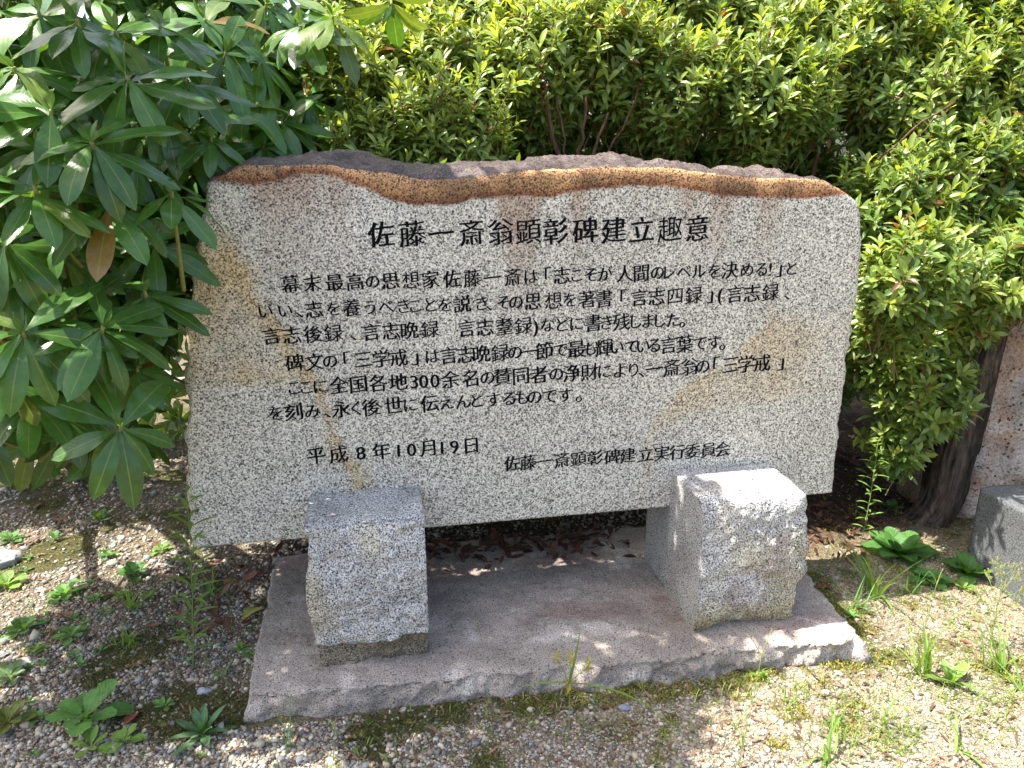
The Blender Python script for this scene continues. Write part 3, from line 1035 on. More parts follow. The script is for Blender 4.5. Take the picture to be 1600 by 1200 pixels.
azalea('wide azalea shrub with glossy leaves hanging over the right end of the tablet', [E_(1200, 150, 2.55, (0.24, 0.2, 0.18)), E_(1300, 70, 2.75, (0.34, 0.25, 0.22)), E_(1330, -40, 3.1, (0.5, 0.3, 0.26)), E_(1480, 20, 2.9, (0.45, 0.3, 0.26)), E_(1450, 150, 2.6, (0.32, 0.24, 0.22)), E_(1590, 120, 2.6, (0.35, 0.28, 0.25)),
       E_(1500, 270, 2.42, (0.30, 0.22, 0.2)), E_(1400, 340, 2.36, (0.20, 0.18, 0.20)), E_(1600, 330, 2.35, (0.28, 0.22, 0.22)), E_(1500, 430, 2.28, (0.24, 0.18, 0.18)), E_(1610, 420, 2.2, (0.16, 0.16, 0.12)), E_(1400, 520, 2.30, (0.17, 0.16, 0.18)), E_(1440, 600, 2.24, (0.16, 0.13, 0.13)), E_(1400, 680, 2.28, (0.10, 0.12, 0.12)), E_(1500, 500, 2.2, (0.13, 0.10, 0.08)), E_(1545, 440, 2.08, (0.17, 0.12, 0.10)), E_(1650, 400, 2.05, (0.2, 0.15, 0.16)), ((1.35, 2.5, 0.95), (0.22, 0.2, 0.3)), ((1.66, 2.04, 1.06), (0.22, 0.11, 0.14)), ((1.62, 2.10, 0.92), (0.10, 0.08, 0.08)), E_(1470, 640, 2.15, (0.10, 0.06, 0.07)),
       ((1.7, 3.0, 0.8), (0.6, 0.25, 0.7))], 6000, young=0.62, size=0.92, upw=1.2,
       stems_px=[((1.55, 2.75, 0.05), on_y(1200, 220, 2.6), (0.05, 0, 0.1), 0.02, 0.008), ((1.55, 2.75, 0.05), on_y(1400, 300, 2.6), (0, 0, 0.1), 0.02, 0.008),
                 ((1.6, 2.8, 0.05), on_y(1290, 180, 2.7), (0.0, 0, 0.1), 0.02, 0.008), (on_y(1345, 275, 2.40), on_y(1490, 160, 2.28), (0, 0, 0.01), 0.004, 0.003), (on_y(1400, 240, 2.38), on_y(1480, 170, 2.3), (0, 0, -0.005), 0.003, 0.002)])
azalea('low dense azalea added right behind the tablet to block the sun there', [((0.35, 2.55, 0.80), (0.85, 0.20, 0.45)), ((-0.15, 2.38, 1.05), (0.32, 0.14, 0.24)), ((1.1, 2.55, 0.7), (0.4, 0.2, 0.4)), ((0.3, 2.29, 1.05), (0.38, 0.10, 0.28)), ((-0.2, 2.3, 1.1), (0.3, 0.10, 0.22)), ((0.85, 2.95, 1.2), (0.9, 0.2, 0.4)), ((1.5, 2.9, 1.1), (0.5, 0.2, 0.4))], 3600, m=12, young=0.1, size=1.2, inner=0.3,
       stems_px=[((x, 2.6, 0), (x + 0.05, 2.5, 0.8), (0, 0, 0), 0.012, 0.005) for x in (-0.2, 0.3, 0.9)])  # foliage added to keep sunlight off everything behind the tablet
# a denser dark hedge behind closes the view
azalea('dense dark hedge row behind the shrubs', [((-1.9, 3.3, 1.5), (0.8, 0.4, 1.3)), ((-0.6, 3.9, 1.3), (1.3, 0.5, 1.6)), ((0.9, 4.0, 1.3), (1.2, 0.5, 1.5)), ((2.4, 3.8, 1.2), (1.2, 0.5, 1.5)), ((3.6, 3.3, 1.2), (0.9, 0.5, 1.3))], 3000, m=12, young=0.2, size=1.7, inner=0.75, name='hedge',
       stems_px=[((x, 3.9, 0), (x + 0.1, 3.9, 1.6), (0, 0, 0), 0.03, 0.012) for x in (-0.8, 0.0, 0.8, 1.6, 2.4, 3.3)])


# ------------------------------------------------------------------ tree at the right with dark bark
def build_trunk():
    root = thing('tree', (0, 0, 0), 'dark rough barked leaning tree trunk in front of the pink stone', 'tree')
    pts = [on_z(1464, 842, GZ), on_y(1470, 790, 2.28), on_y(1492, 700, 2.29), on_y(1519, 600, 2.31), on_y(1543, 500, 2.34), on_y(1566, 400, 2.40), on_y(1590, 250, 2.48), on_y(1625, 60, 2.56), on_y(1650, -120, 2.62)]
    pts[0][1] = 2.30
    pts[0][2] = 0.0
    pts = np.array(pts)
    tt = np.linspace(0, 1, len(pts))
    t2 = np.linspace(0, 1, 60)
    C_ = np.stack([np.interp(t2, tt, pts[:, i]) for i in range(3)], -1)
    for _ in range(6):
        C_[1:-1] = (C_[:-2] + C_[1:-1] * 2 + C_[2:]) / 4
    ang = np.linspace(0, 2 * np.pi, 48, endpoint=False)
    r = 0.075 + 0.012 * np.exp(-t2 / 0.06) - 0.02 * t2
    ring = np.stack([np.cos(ang), np.sin(ang), 0 * ang], -1)
    V = C_[:, None] + ring[None] * r[:, None, None]
    D = np.concatenate([np.tile(ring[None] * 1.0, (60, 1, 1))[..., :2], np.repeat(C_[:, None, 2:] * 0.22, 48, 1)], -1)
    disp = 0.034 * np.abs(fbm(D * [1.6, 1.6, 1], 4.0, 4, 19)) - 0.012 + 0.012 * fbm(D * [1, 1, 0.4], 2.0, 2, 20) + 0.012 * np.exp(-t2 / 0.05)[:, None] * np.cos(ang * 5 + 1)
    V = V + ring[None] * disp[..., None]
    Q = [(i * 48 + s, i * 48 + (s + 1) % 48, (i + 1) * 48 + (s + 1) % 48, (i + 1) * 48 + s) for i in range(59) for s in range(48)]
    c = np.array([0.10, 0.075, 0.058]) * (1 + 0.6 * fbm(D, 3, 4, 21).reshape(-1, 1))
    Acc().add(V.reshape(-1, 3), np.array(Q), np.clip(c, 0.02, 0.3)).build('trunk', M_BARK, root)
    top = C_[-1]
    br, cr = Acc(), Acc()
    for k in range(7):
        a = k * 0.9
        e = top + np.array([0.6 * math.cos(a) + 0.1, 0.5 * math.sin(a) + 0.25, 0.35 + 0.1 * (k % 3)])
        tube(br, curve_pts(top - [0, 0, 0.05], e, (0, 0, 0.08), 8), np.linspace(0.04, 0.01, 8), np.array([0.1, 0.075, 0.058]), 8)
    br.build('limb', M_BARK, root)
    P, n = sample_shell([(top + np.array([0.25, 0.45, 0.55]), (0.85, 0.6, 0.5))], 420, 0.5, -2)
    st = Acc()
    azalea_shoots(cr, st, P, unit(n + np.array([0, 0, 0.8])), 1.4, 10, 0.3)
    cr.build('crown', M_AZ, root)


build_trunk()


# ------------------------------------------------------------------ rhododendron on the left
GAPS = [(np.array(q), w) for q, w in (((-0.12, 1.79, 0.53), 0.15), ((0.40, 1.61, 0.12), 0.10), ((-0.33, 1.80, 0.12), 0.08), ((0.62, 1.75, 0.12), 0.10))]      # openings in the crown where sun patches fall


def whorls(acc, st, P, A, L, n_lv=9, stem_to=None, spread=(70, 112), young=0.0, tunnel=True):
    """rhododendron rosettes: long leaves radiating from the shoot tip and drooping"""
    for i in range(len(P)):
        p, a = P[i], unit(A[i])
        X, Y = perp(a[None])
        X, Y = X[0], Y[0]
        if tunnel and any(np.linalg.norm(np.cross(p - q, np.array(SUN_TO))) < w for q, w in GAPS):
            continue
        m = n_lv + rng.integers(-1, 3)
        ang = np.arange(m) * (2 * np.pi / m) * (1 if m < 8 else 1) + rng.uniform(0, 6.28) + rng.normal(0, 0.16, m)
        el = np.radians(rng.uniform(spread[0], spread[1], m))
        rad = X * np.cos(ang)[:, None] + Y * np.sin(ang)[:, None]
        d = a * np.cos(el)[:, None] + rad * np.sin(el)[:, None]
        d = unit(d + np.array([0, 0, -0.22]))
        ln = L[i] * rng.uniform(0.78, 1.12, m)
        wd = ln * rng.uniform(0.27, 0.34, m)
        c = np.array([0.064, 0.158, 0.028]) * rng.uniform(0.75, 1.35, m)[:, None] * np.array([1, 1, 1])
        yl = rng.uniform(0, 1, m) < 0.10 + young
        c[yl] = np.array([0.13, 0.20, 0.04]) * rng.uniform(0.8, 1.2, yl.sum())[:, None]
        od = rng.uniform(0, 1, m) < 0.02
        c[od] = np.array([0.25, 0.16, 0.04])
        base = p + d * 0.006 - a * rng.uniform(0, 0.02, m)[:, None]
        leaves(acc, base, d, a + np.array([0, 0, 0.35]), ln, wd, rng.uniform(0.15, 0.85, m), rng.uniform(-0.16, 0.22, m), c, rows=9, cols=5, profile='lance', wave=0.15)
        # a few small upright young leaves in the heart
        k = 3
        a2 = rng.uniform(0, 6.28, k)
        d2 = unit(a + 0.5 * (X * np.cos(a2)[:, None] + Y * np.sin(a2)[:, None]))
        leaves(acc, np.tile(p, (k, 1)), d2, rad[:k], L[i] * rng.uniform(0.2, 0.4, k), L[i] * 0.1, 0.3, 0.2, np.array([0.09, 0.19, 0.05]), rows=5, cols=3, profile='ellip')
        back = p - a * rng.uniform(0.10, 0.22) + np.array([0, 0.06, -0.02])
        tube(st, curve_pts(back, p, (0, 0, -0.015), 6), np.linspace(0.0055, 0.004, 6), np.array([0.22, 0.22, 0.06]), 6)


def build_rhododendron():
    root = thing('rhododendron_bush', (0, 0, 0), 'large glossy dark green rhododendron bush with long drooping leaves at the left of the tablet', 'shrub')
    fol, st, br = Acc(), Acc(), Acc()
    spots = [(180, 48, 1.85, .17), (198, 119, 1.72, .20), (21, 105, 1.75, .18), (80, 172, 1.66, .17), (143, 222, 1.62, .17), (54, 290, 1.6, .18), (268, 300, 1.70, .15), (7, 378, 1.6, .16),
             (353, 82, 2.15, .19), (413, 228, 2.18, .19), (408, 90, 2.3, .18), (171, 311, 1.66, .18), (161, 510, 1.60, .17), (35, 519, 1.55, .19), (226, 455, 1.74, .16), (189, 668, 1.58, .19), (115, 494, 1.68, .17), (14, 590, 1.60, .15),
             (320, 30, 2.2, .2), (255, 170, 1.95, .18), (470, 40, 2.35, .19), (100, 400, 1.75, .18), (240, 380, 1.85, .18), (60, 20, 1.9, .2), (300, 200, 2.0, .19), (215, 575, 1.82, .16), (480, 150, 2.4, .16), (130, 120, 1.8, .16), (60, 230, 1.7, .16), (215, 250, 1.75, .16), (15, 450, 1.62, .16), (290, 120, 1.95, .17), (120, 30, 1.8, .17), (250, 40, 1.95, .17), (380, 160, 2.2, .17), (85, 360, 1.68, .15), (330, 215, 1.98, .15), (440, 190, 2.25, .15)]
    P = np.array([on_y(a, b, Y) for a, b, Y, _ in spots])
    L = np.array([s[3] for s in spots]) * 0.87
    A = unit(np.array([0.22, -0.62, 0.72]) + rng.normal(0, 0.22, P.shape))
    whorls(fol, st, P, A, L, tunnel=False)
    ells = [((-1.05, 2.30, 1.10), (0.50, 0.46, 0.62)), ((-0.55, 2.75, 1.65), (0.55, 0.42, 0.55)), ((-1.10, 2.10, 1.50), (0.50, 0.45, 0.42)), ((-0.78, 2.15, 0.85), (0.26, 0.24, 0.40)), ((-0.35, 2.6, 1.35), (0.30, 0.25, 0.45)), ((-1.0, 1.95, 0.75), (0.42, 0.3, 0.32)), ((-0.5, 2.5, 0.8), (0.3, 0.2, 0.4)), ((-0.8, 3.1, 1.55), (0.7, 0.25, 0.65))]
    Q, n = sample_shell(ells, 620, 0.45, -0.6)
    px, py, w = project(Q)
    ok = clear_of_stones(Q, 0.12) & (Q[:, 1] > 1.55) & (Q[:, 2] > 0.36) & ~((px > 200) & (py > 560) & (px < 420)) & ~(py > 690) & ~((px > 330) & (Q[:, 1] < 2.2) & (Q[:, 2] < 1.5))
    Q, n = Q[ok], n[ok]
    whorls(fol, st, Q, unit(n * 0.9 + np.array([0.1, -0.2, 0.7]) + rng.normal(0, 0.2, Q.shape)), rng.uniform(0.12, 0.175, len(Q)), 9)
    # upper crown: above the picture, it throws the shade over the plinth and the foreground
    T, n = sample_shell([((-0.72, 1.80, 2.45), (0.32, 0.42, 0.40)), ((-0.95, 1.40, 2.4), (0.34, 0.26, 0.3)), ((-2.0, 1.5, 2.4), (0.33, 0.5, 0.3))], 150, 0.3, -2)
    whorls(fol, st, T, unit(n + np.array([0, 0, 0.9])), rng.uniform(0.15, 0.2, len(T)), 8)
    T = np.stack([rng.uniform(-0.45, -0.12, 9), rng.uniform(1.6, 2.1, 9), rng.uniform(2.2, 2.6, 9)], -1)
    whorls(fol, st, T, np.tile([0.3, 0, 0.9], (9, 1)), rng.uniform(0.13, 0.17, 9), 7)
    # a twig hanging into the picture at the top, above the azalea
    H = np.array([on_y(612, 8, 2.3), on_y(520, 25, 2.35)])
    whorls(fol, st, H, np.array([[0, -0.3, -0.6], [0.1, -0.4, 0.5]]), np.array([0.15, 0.16]), 7, young=0.6)
    fol.build('foliage', M_RHODO, root)
    tag(st.build('twigs', M_TWIG, root), kind='stuff')
    g = np.array([-1.3, 3.3, 0.0])
    bc = np.array([0.13, 0.09, 0.06])
    for e, s in (((-0.75, 2.1, 1.0), 0.1), ((-1.2, 2.2, 1.4), 0.1), ((-0.5, 2.7, 1.7), 0.15), ((-1.1, 1.9, 2.2), 0.1), ((-1.6, 2.4, 1.9), 0.1), ((-0.75, 1.85, 2.45), 0.2), ((-1.0, 1.5, 2.3), 0.2), ((-2.0, 1.6, 2.3), 0.2)):
        tube(br, curve_pts(g, e, (-s * 0.3, 0.05, s), 14, 0.006), np.linspace(0.028, 0.008, 14), bc, 9)
    br.build('branches', M_BARK, root)


build_rhododendron()

# ------------------------------------------------------------------ gravel, moss, litter
def visible_ground(n, margin=60):
    out = []
    got = 0
    while got < n:
        a = rng.uniform(-margin, 1600 + margin, n)
        b = 640 + (1200 + margin - 640) * rng.uniform(0, 1, n) ** 0.8
        d = _rt[None] * ((a - 800) / F_PX)[:, None] - _up[None] * ((b - 600) / F_PX)[:, None] + _fw[None]
        t = (GZ - CAM_H) / d[:, 2]
        p = _C + d * t[:, None]
        inside = (p[:, 0] > -0.39) & (p[:, 0] < 1.30) & (p[:, 1] > 1.60) & (p[:, 1] < 2.32)
        far = p[:, 1] > 5
        p = p[~inside & ~far]
        out.append(p)
        got += len(p)
    p = np.concatenate(out)[:n]
    p[:, 2] = ground_h(p[:, 0], p[:, 1])
    return p


def ico():
    t = (1 + 5 ** .5) / 2
    V = unit(np.array([(-1, t, 0), (1, t, 0), (-1, -t, 0), (1, -t, 0), (0, -1, t), (0, 1, t), (0, -1, -t), (0, 1, -t), (t, 0, -1), (t, 0, 1), (-t, 0, -1), (-t, 0, 1)]))
    F = np.array([(0, 11, 5), (0, 5, 1), (0, 1, 7), (0, 7, 10), (0, 10, 11), (1, 5, 9), (5, 11, 4), (11, 10, 2), (10, 7, 6), (7, 1, 8), (3, 9, 4), (3, 4, 2), (3, 2, 6), (3, 6, 8), (3, 8, 9), (4, 9, 5), (2, 4, 11), (6, 2, 10), (8, 6, 7), (9, 8, 1)])
    return V, F


def build_gravel():
    n = 80000
    p = visible_ground(n)
    x, y = p[:, 0], p[:, 1]
    mm = moss_mask(x, y)
    litter = (x > 1.32) & (y > 2.02 + 0.1 * (x - 1.3))
    keep = (rng.uniform(0, 1, n) > mm * 0.85) & ~(litter & (rng.uniform(0, 1, n) < 0.93))
    p = p[keep]
    n = len(p)
    V, F = ico()
    s = np.exp(rng.normal(np.log(0.0034), 0.45, n)) * np.clip(0.66 + 0.16 * (p[:, 0] < 0.1) + 0.25 * (p[:, 1] > 2.4), 0, 2)
    s = np.clip(s, 0.002, 0.016)
    ax = np.stack([s * rng.uniform(0.8, 1.5, n), s * rng.uniform(0.8, 1.3, n), s * rng.uniform(0.5, 0.9, n)], -1)
    ang = rng.uniform(0, 6.28, n)
    W = V[None] * (1 + 0.24 * rng.normal(size=(n, 12, 1))) * ax[:, None]
    ca, sa = np.cos(ang)[:, None], np.sin(ang)[:, None]
    W = np.stack([W[..., 0] * ca - W[..., 1] * sa, W[..., 0] * sa + W[..., 1] * ca, W[..., 2]], -1)
    W += p[:, None] + np.array([0, 0, 1.0]) * (ax[:, None, 2:] * 0.35)
    pal = np.array([(0.48, 0.43, 0.34), (0.34, 0.32, 0.28), (0.15, 0.145, 0.14), (0.58, 0.54, 0.46), (0.30, 0.22, 0.15), (0.27, 0.285, 0.30), (0.45, 0.38, 0.27)])
    wl = np.array([.2, .18, .14, .10, .16, .10, .12])
    wr = np.array([.3, .08, .03, .22, .12, .02, .23])
    cl, cr_ = rng.choice(7, n, p=wl), rng.choice(7, n, p=wr)
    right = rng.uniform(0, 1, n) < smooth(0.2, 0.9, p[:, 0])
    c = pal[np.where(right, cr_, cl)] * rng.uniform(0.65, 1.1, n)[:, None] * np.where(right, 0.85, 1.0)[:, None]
    F2 = (F[None] + (np.arange(n) * 12)[:, None, None]).reshape(-1, 3)
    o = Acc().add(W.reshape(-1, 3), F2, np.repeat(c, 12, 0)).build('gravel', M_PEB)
    tag(o, 'loose mixed gravel and grit strewn over the ground', 'gravel', kind='stuff')


def build_moss():
    p = visible_ground(60000, 20)
    m = moss_mask(p[:, 0], p[:, 1])
    p = p[rng.uniform(0, 1, len(p)) < m ** 1.5 * 0.55]
    n = len(p)
    acc = Acc()
    P = p + np.array([0, 0, 0.002])
    hgt = 0.004 + 0.007 * np.clip(fbm(p * [1, 1, 0], 25, 2, 44) + 0.4, 0, 1)
    right = smooth(0.0, 0.8, p[:, 0])[:, None]
    for k in range(4):
        d = unit(rng.normal(0, 0.6, (n, 3)) * [1, 1, 0] + [0, 0, 1])
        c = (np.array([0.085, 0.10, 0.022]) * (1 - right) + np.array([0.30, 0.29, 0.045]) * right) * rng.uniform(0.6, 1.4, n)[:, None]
        leaves(acc, P + rng.normal(0, 0.004, (n, 3)) * [1, 1, 0], d, np.array([0.5, 0.5, 0.2]), hgt * rng.uniform(0.7, 1.3, n), 0.0035, 0.3, 0.2, c, rows=2, cols=2, profile='ellip')
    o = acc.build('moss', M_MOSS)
    tag(o, 'low green and yellowish moss growing over the gravel', 'moss', kind='stuff')


def build_litter():
    acc = Acc()
    k = 1500
    x = rng.uniform(1.3, 2.6, k)
    y = rng.uniform(2.0, 3.2, k) + 0.12 * (x - 1.3)
    ok = ~((x > 1.95) & (y < 2.35))
    x, y = x[ok], y[ok]
    x2, y2 = rng.uniform(-0.62, -0.40, 60), rng.uniform(2.0, 2.5, 60)
    x, y = np.concatenate([x, x2]), np.concatenate([y, y2])
    P = np.stack([x, y, ground_h(x, y) + rng.uniform(0.002, 0.02, len(x))], -1)
    a = rng.uniform(0, 6.28, len(x))
    d = np.stack([np.cos(a), np.sin(a), rng.normal(0, 0.2, len(x))], -1)
    L = rng.uniform(0.02, 0.055, len(x))
    c = np.array([0.11, 0.048, 0.03]) * rng.uniform(0.5, 1.5, len(x))[:, None]
    leaves(acc, P, d, np.array([0, 0, 1.0]) + rng.normal(0, 0.3, P.shape), L, L * 0.36, rng.normal(0, 0.8, len(x)), rng.uniform(-0.2, 0.6, len(x)), c, rows=5, cols=3, profile='ellip')
    o = acc.build('leaf_litter', M_DEAD)
    tag(o, 'carpet of small brown dead leaves under the azalea shrubs', 'leaf litter', kind='stuff')
    # litter blown onto the back of the plinth under the tablet
    acc = Acc()
    k = 170
    x = rng.uniform(0.1, 0.8, k)
    y = 2.28 - np.abs(rng.normal(0, 0.07, k))
    P = np.stack([x, y, np.full(k, PL_TOP + 0.006) + rng.uniform(0, 0.01, k)], -1)
    a = rng.uniform(0, 6.28, k)
    d = np.stack([np.cos(a), np.sin(a), rng.normal(0, 0.15, k)], -1)
    L = rng.uniform(0.025, 0.07, k)
    leaves(acc, P, d, np.array([0, 0, 1.0]) + rng.normal(0, 0.3, P.shape), L, L * 0.35, rng.normal(0, 0.8, k), rng.uniform(-0.2, 0.6, k), np.array([0.08, 0.035, 0.026]) * rng.uniform(0.5, 1.5, k)[:, None], rows=5, cols=3)
    o = acc.build('leaf_litter', M_DEAD)
    tag(o, 'drift of brown dead leaves on the plinth in the shade under the tablet', 'leaf litter', kind='stuff')


def build_cover():
    p = visible_ground(26000, 20)
    g = 0.5 + fbm(p * [1, 1, 0], 5, 3, 301)
    right = smooth(0.2, 0.9, p[:, 0])
    p = p[rng.uniform(0, 1, len(p)) < np.clip(g, 0, 1) ** 2 * (0.25 + 0.75 * right) * 0.35]
    n = len(p)
    acc = Acc()
    for k in range(3):
        d = unit(rng.normal(0, 0.55, (n, 3)) * [1, 1, 0] + [0, 0, 0.8])
        c = np.array([0.17, 0.26, 0.06]) * rng.uniform(0.6, 1.3, n)[:, None]
        c[rng.uniform(0, 1, n) < 0.2] = np.array([0.34, 0.29, 0.14])
        leaves(acc, p + rng.normal(0, 0.003, (n, 3)) * [1, 1, 0], d, -d * [1, 1, 0] + [0, 0, 0.5], rng.uniform(0.008, 0.032, n), rng.uniform(0.0015, 0.004, n), 0.7, 0.2, c, rows=4, cols=2, profile='ellip')
    o = acc.build('ground_cover', M_WEED)
    tag(o, 'sparse tiny sprouts and short grass scattered over the sandy ground', 'ground cover', kind='stuff')
    q = visible_ground(1500, 0)
    a = rng.uniform(0, 6.28, len(q))
    acc = Acc()
    leaves(acc, q + [0, 0, 0.005], np.stack([np.cos(a), np.sin(a), 0.05 + 0 * a], -1), np.array([0, 0, 1.0]), rng.uniform(0.012, 0.04, len(q)), rng.uniform(0.002, 0.009, len(q)), rng.normal(0, 0.5, len(q)), 0.2, np.array([0.18, 0.11, 0.07]) * rng.uniform(0.4, 1.6, len(q))[:, None], rows=4, cols=3)
    o = acc.build('plant_debris', M_DEAD)
    tag(o, 'fine brown plant debris and leaf scraps strewn over the gravel', 'debris', kind='stuff')


build_gravel()
build_cover()
build_moss()
build_litter()


# ------------------------------------------------------------------ single fallen leaves
def fallen_leaf(px, py, deg, L, col, label, group=None, wd=0.33, bend=0.5, fold=0.25, lift=0.006, name='fallen_leaf', z=None):
    L = L * 1.18
    p = gpt(px, py)
    if z is not None:
        p = on_z(px, py, z)
    a = math.radians(deg)
    d = np.array([math.cos(a), math.sin(a), 0.04])
    acc = Acc()
    c0 = p - d * L / 2 + np.array([0, 0, lift])
    leaves(acc, c0[None], d, np.array([rng.normal(0, 0.2), rng.normal(0, 0.2), 1.0]), L, L * wd, bend, fold, np.array(col), rows=10, cols=5, profile='lance', wave=0.12)
    o = acc.build(name, M_DEAD)
    tag(o, label, 'leaf', group)


BR, DK, GY = (0.27, 0.105, 0.05), (0.15, 0.06, 0.04), (0.24, 0.22, 0.22)
fallen_leaf(230, 1036, 28, 0.105, (0.30, 0.13, 0.065), 'long orange brown fallen leaf lying flat on the gravel left of the plinth')
fallen_leaf(207, 1127, 80, 0.055, (0.20, 0.06, 0.04), 'short reddish brown leaf standing up beside the large toothed weed', wd=0.5, lift=0.012)
fallen_leaf(143, 997, 60, 0.075, (0.17, 0.10, 0.08), 'dull brown fallen leaf with pointed tip beside the low rosette weeds')
fallen_leaf(367, 1011, -5, 0.08, (0.30, 0.28, 0.29), 'pale grey dry leaf lying beside the left edge of the plinth', bend=0.2)
fallen_leaf(362, 912, -35, 0.075, (0.30, 0.13, 0.07), 'brown leaf with curled edges in front of the dark gap left of the plinth', wd=0.42)
fallen_leaf(393, 962, 70, 0.085, (0.38, 0.40, 0.06), 'bright yellow green dying leaf leaning against the left side of the plinth', wd=0.42, lift=0.02)
fallen_leaf(265, 908, -40, 0.075, (0.20, 0.10, 0.07), 'dark brown curled leaf behind the tall narrow leaved weed', fold=0.5)
fallen_leaf(338, 880, 25, 0.08, (0.24, 0.10, 0.06), 'brown fallen leaf under the lower left corner of the tablet')
fallen_leaf(30, 800, 35, 0.11, (0.22, 0.17, 0.14), 'long greyish brown leaf on the dark gravel at the left picture edge')
fallen_leaf(20, 1022, 50, 0.07, (0.20, 0.19, 0.20), 'grey withered leaf at the far left beside a small pale stone')
fallen_leaf(1532, 965, -15, 0.05, (0.30, 0.12, 0.08), 'reddish brown leaf on the sunny sand in front of the grey block')
fallen_leaf(1515, 1002, -50, 0.045, (0.26, 0.09, 0.06), 'small dark red brown leaf on the sunny sand below another fallen leaf')
fallen_leaf(1290, 920, 5, 0.08, (0.17, 0.06, 0.04), 'dark red brown curled leaf beside the back right edge of the plinth', fold=0.5)
fallen_leaf(458, 240, 15, 0.05, (0.30, 0.17, 0.07), 'small tan dead leaf caught on the top left of the tablet', z=1.385)
fallen_leaf(985, 265, 40, 0.03, (0.22, 0.08, 0.05), 'tiny curled brown leaf resting on the top of the tablet', z=1.355, name='fallen_leaf') if False else None
for (a, b, g, L) in [(160, 935, 20, .07), (190, 990, 130, .06), (105, 965, -30, .07), (240, 985, -10, .06), (285, 965, 75, .06), (305, 990, -60, .055), (335, 960, 100, .06), (350, 935, 40, .07), (390, 905, 20, .06), (300, 880, 60, .07),
                      (375, 885, 110, .06), (410, 880, 60, .055), (290, 915, 150, .065), (55, 850, 30, .07), (95, 815, -20, .07), (130, 780, 45, .08), (60, 795, 80, .06), (330, 985, 15, .06), (275, 1005, 170, .05), (245, 850, 30, .06)]:
    fallen_leaf(a, b, g, L * rng.uniform(0.8, 1.05), np.array([0.19, 0.09, 0.06]) * rng.uniform(0.6, 1.4), 'one of the plain brown leaves scattered on the gravel left of the plinth', 'brown leaves scattered left of the plinth', wd=rng.uniform(0.3, 0.45), bend=rng.normal(0, 0.7), fold=rng.uniform(0, 0.6))


# ------------------------------------------------------------------ weeds
G1, G2, G3 = np.array([0.12, 0.27, 0.065]), np.array([0.17, 0.30, 0.06]), np.array([0.085, 0.21, 0.05])


def rosette(px, py, r, n, label, profile='spoon', wd=0.5, col=G1, el=(15, 50), name='rosette_weed', rows=8, bend=0.5, scallop=0.0, category='weed', group=None):
    p = gpt(px, py)
    n, wd = n + 3, wd * 0.86
    if px < 400 and name != 'seedling':
        r = r * 1.22
    a = np.arange(n) * 2.39996 + rng.uniform(0, 6)
    e = np.radians(el[0] + (el[1] + 15 - el[0]) * np.linspace(0, 1, n) + rng.normal(0, 5, n))
    d = np.stack([np.cos(a) * np.cos(e), np.sin(a) * np.cos(e), np.sin(e)], -1)
    L = r * rng.uniform(0.75, 1.1, n) * np.linspace(1.05, 0.6, n)
    acc = Acc()
    leaves(acc, np.tile(p + [0, 0, 0.004], (n, 1)), d, np.array([0, 0, 1.0]), L, L * wd * rng.uniform(0.85, 1.15, n), bend + rng.normal(0, 0.15, n), rng.uniform(0.0, 0.3, n), col * rng.uniform(0.8, 1.25, n)[:, None], rows=rows, cols=5, profile=profile, wave=0.12, scallop=scallop)
    o = acc.build(name, M_WEED)
    tag(o, label, category, group)


def grass(px, py, h, n, label, col=G2, w=0.004, lean=0.5, bend=0.9, name='grass_tuft', spread=0.01):
    p = gpt(px, py)
    h, n, w, lean = h * 1.45, int(n * 1.3), w * 1.1, lean * 1.15
    a = rng.uniform(0, 6.28, n)
    e = np.radians(90) - np.abs(rng.normal(0, lean, n))
    d = np.stack([np.cos(a) * np.cos(e), np.sin(a) * np.cos(e), np.sin(e)], -1)
    acc = Acc()
    L = h * rng.uniform(0.45, 1.1, n)
    leaves(acc, p + rng.normal(0, spread, (n, 3)) * [1, 1, 0], d, np.stack([-np.cos(a), -np.sin(a), 0 * a + 0.6], -1), L, w * rng.uniform(0.7, 1.3, n), rng.uniform(0.3, 1.3, n) * bend, 0.3, col * rng.uniform(0.8, 1.25, n)[:, None], rows=9, cols=3, profile='blade')
    o = acc.build(name, M_WEED)
    tag(o, label, 'grass')


def stalk_weed(px, py, top_px, Y_off, label, n=34, L=0.045, w=0.008, col=G2, el=0.5, name='stalk_weed', r=0.0016):
    p = gpt(px, py)
    t = on_y(top_px[0], top_px[1], p[1] + Y_off)
    root = thing(name, p, label, 'weed')
    st, fo = Acc(), Acc()
    pts = curve_pts(p, t, (0.006, 0, 0), 12, 0.001)
    tube(st, pts, np.linspace(r, r * 0.5, 12), np.array([0.14, 0.2, 0.06]), 5)
    s = np.linspace(0.12, 1.0, n)
    base = np.stack([np.interp(s, np.linspace(0, 1, 12), pts[:, i]) for i in range(3)], -1)
    a = np.arange(n) * 2.39996
    d = np.stack([np.cos(a), np.sin(a), np.full(n, el)], -1)
    LL = L * (1.0 - 0.45 * np.abs(s - 0.55)) * rng.uniform(0.8, 1.2, n)
    leaves(fo, base, d, np.array([0, 0, 1.0]), LL, w, 0.5 + rng.normal(0, 0.2, n), 0.2, col * rng.uniform(0.8, 1.2, n)[:, None], rows=6, cols=3, profile='ellip')
    st.build('stem', M_TWIG, root)
    fo.build('leaves', M_WEED, root)


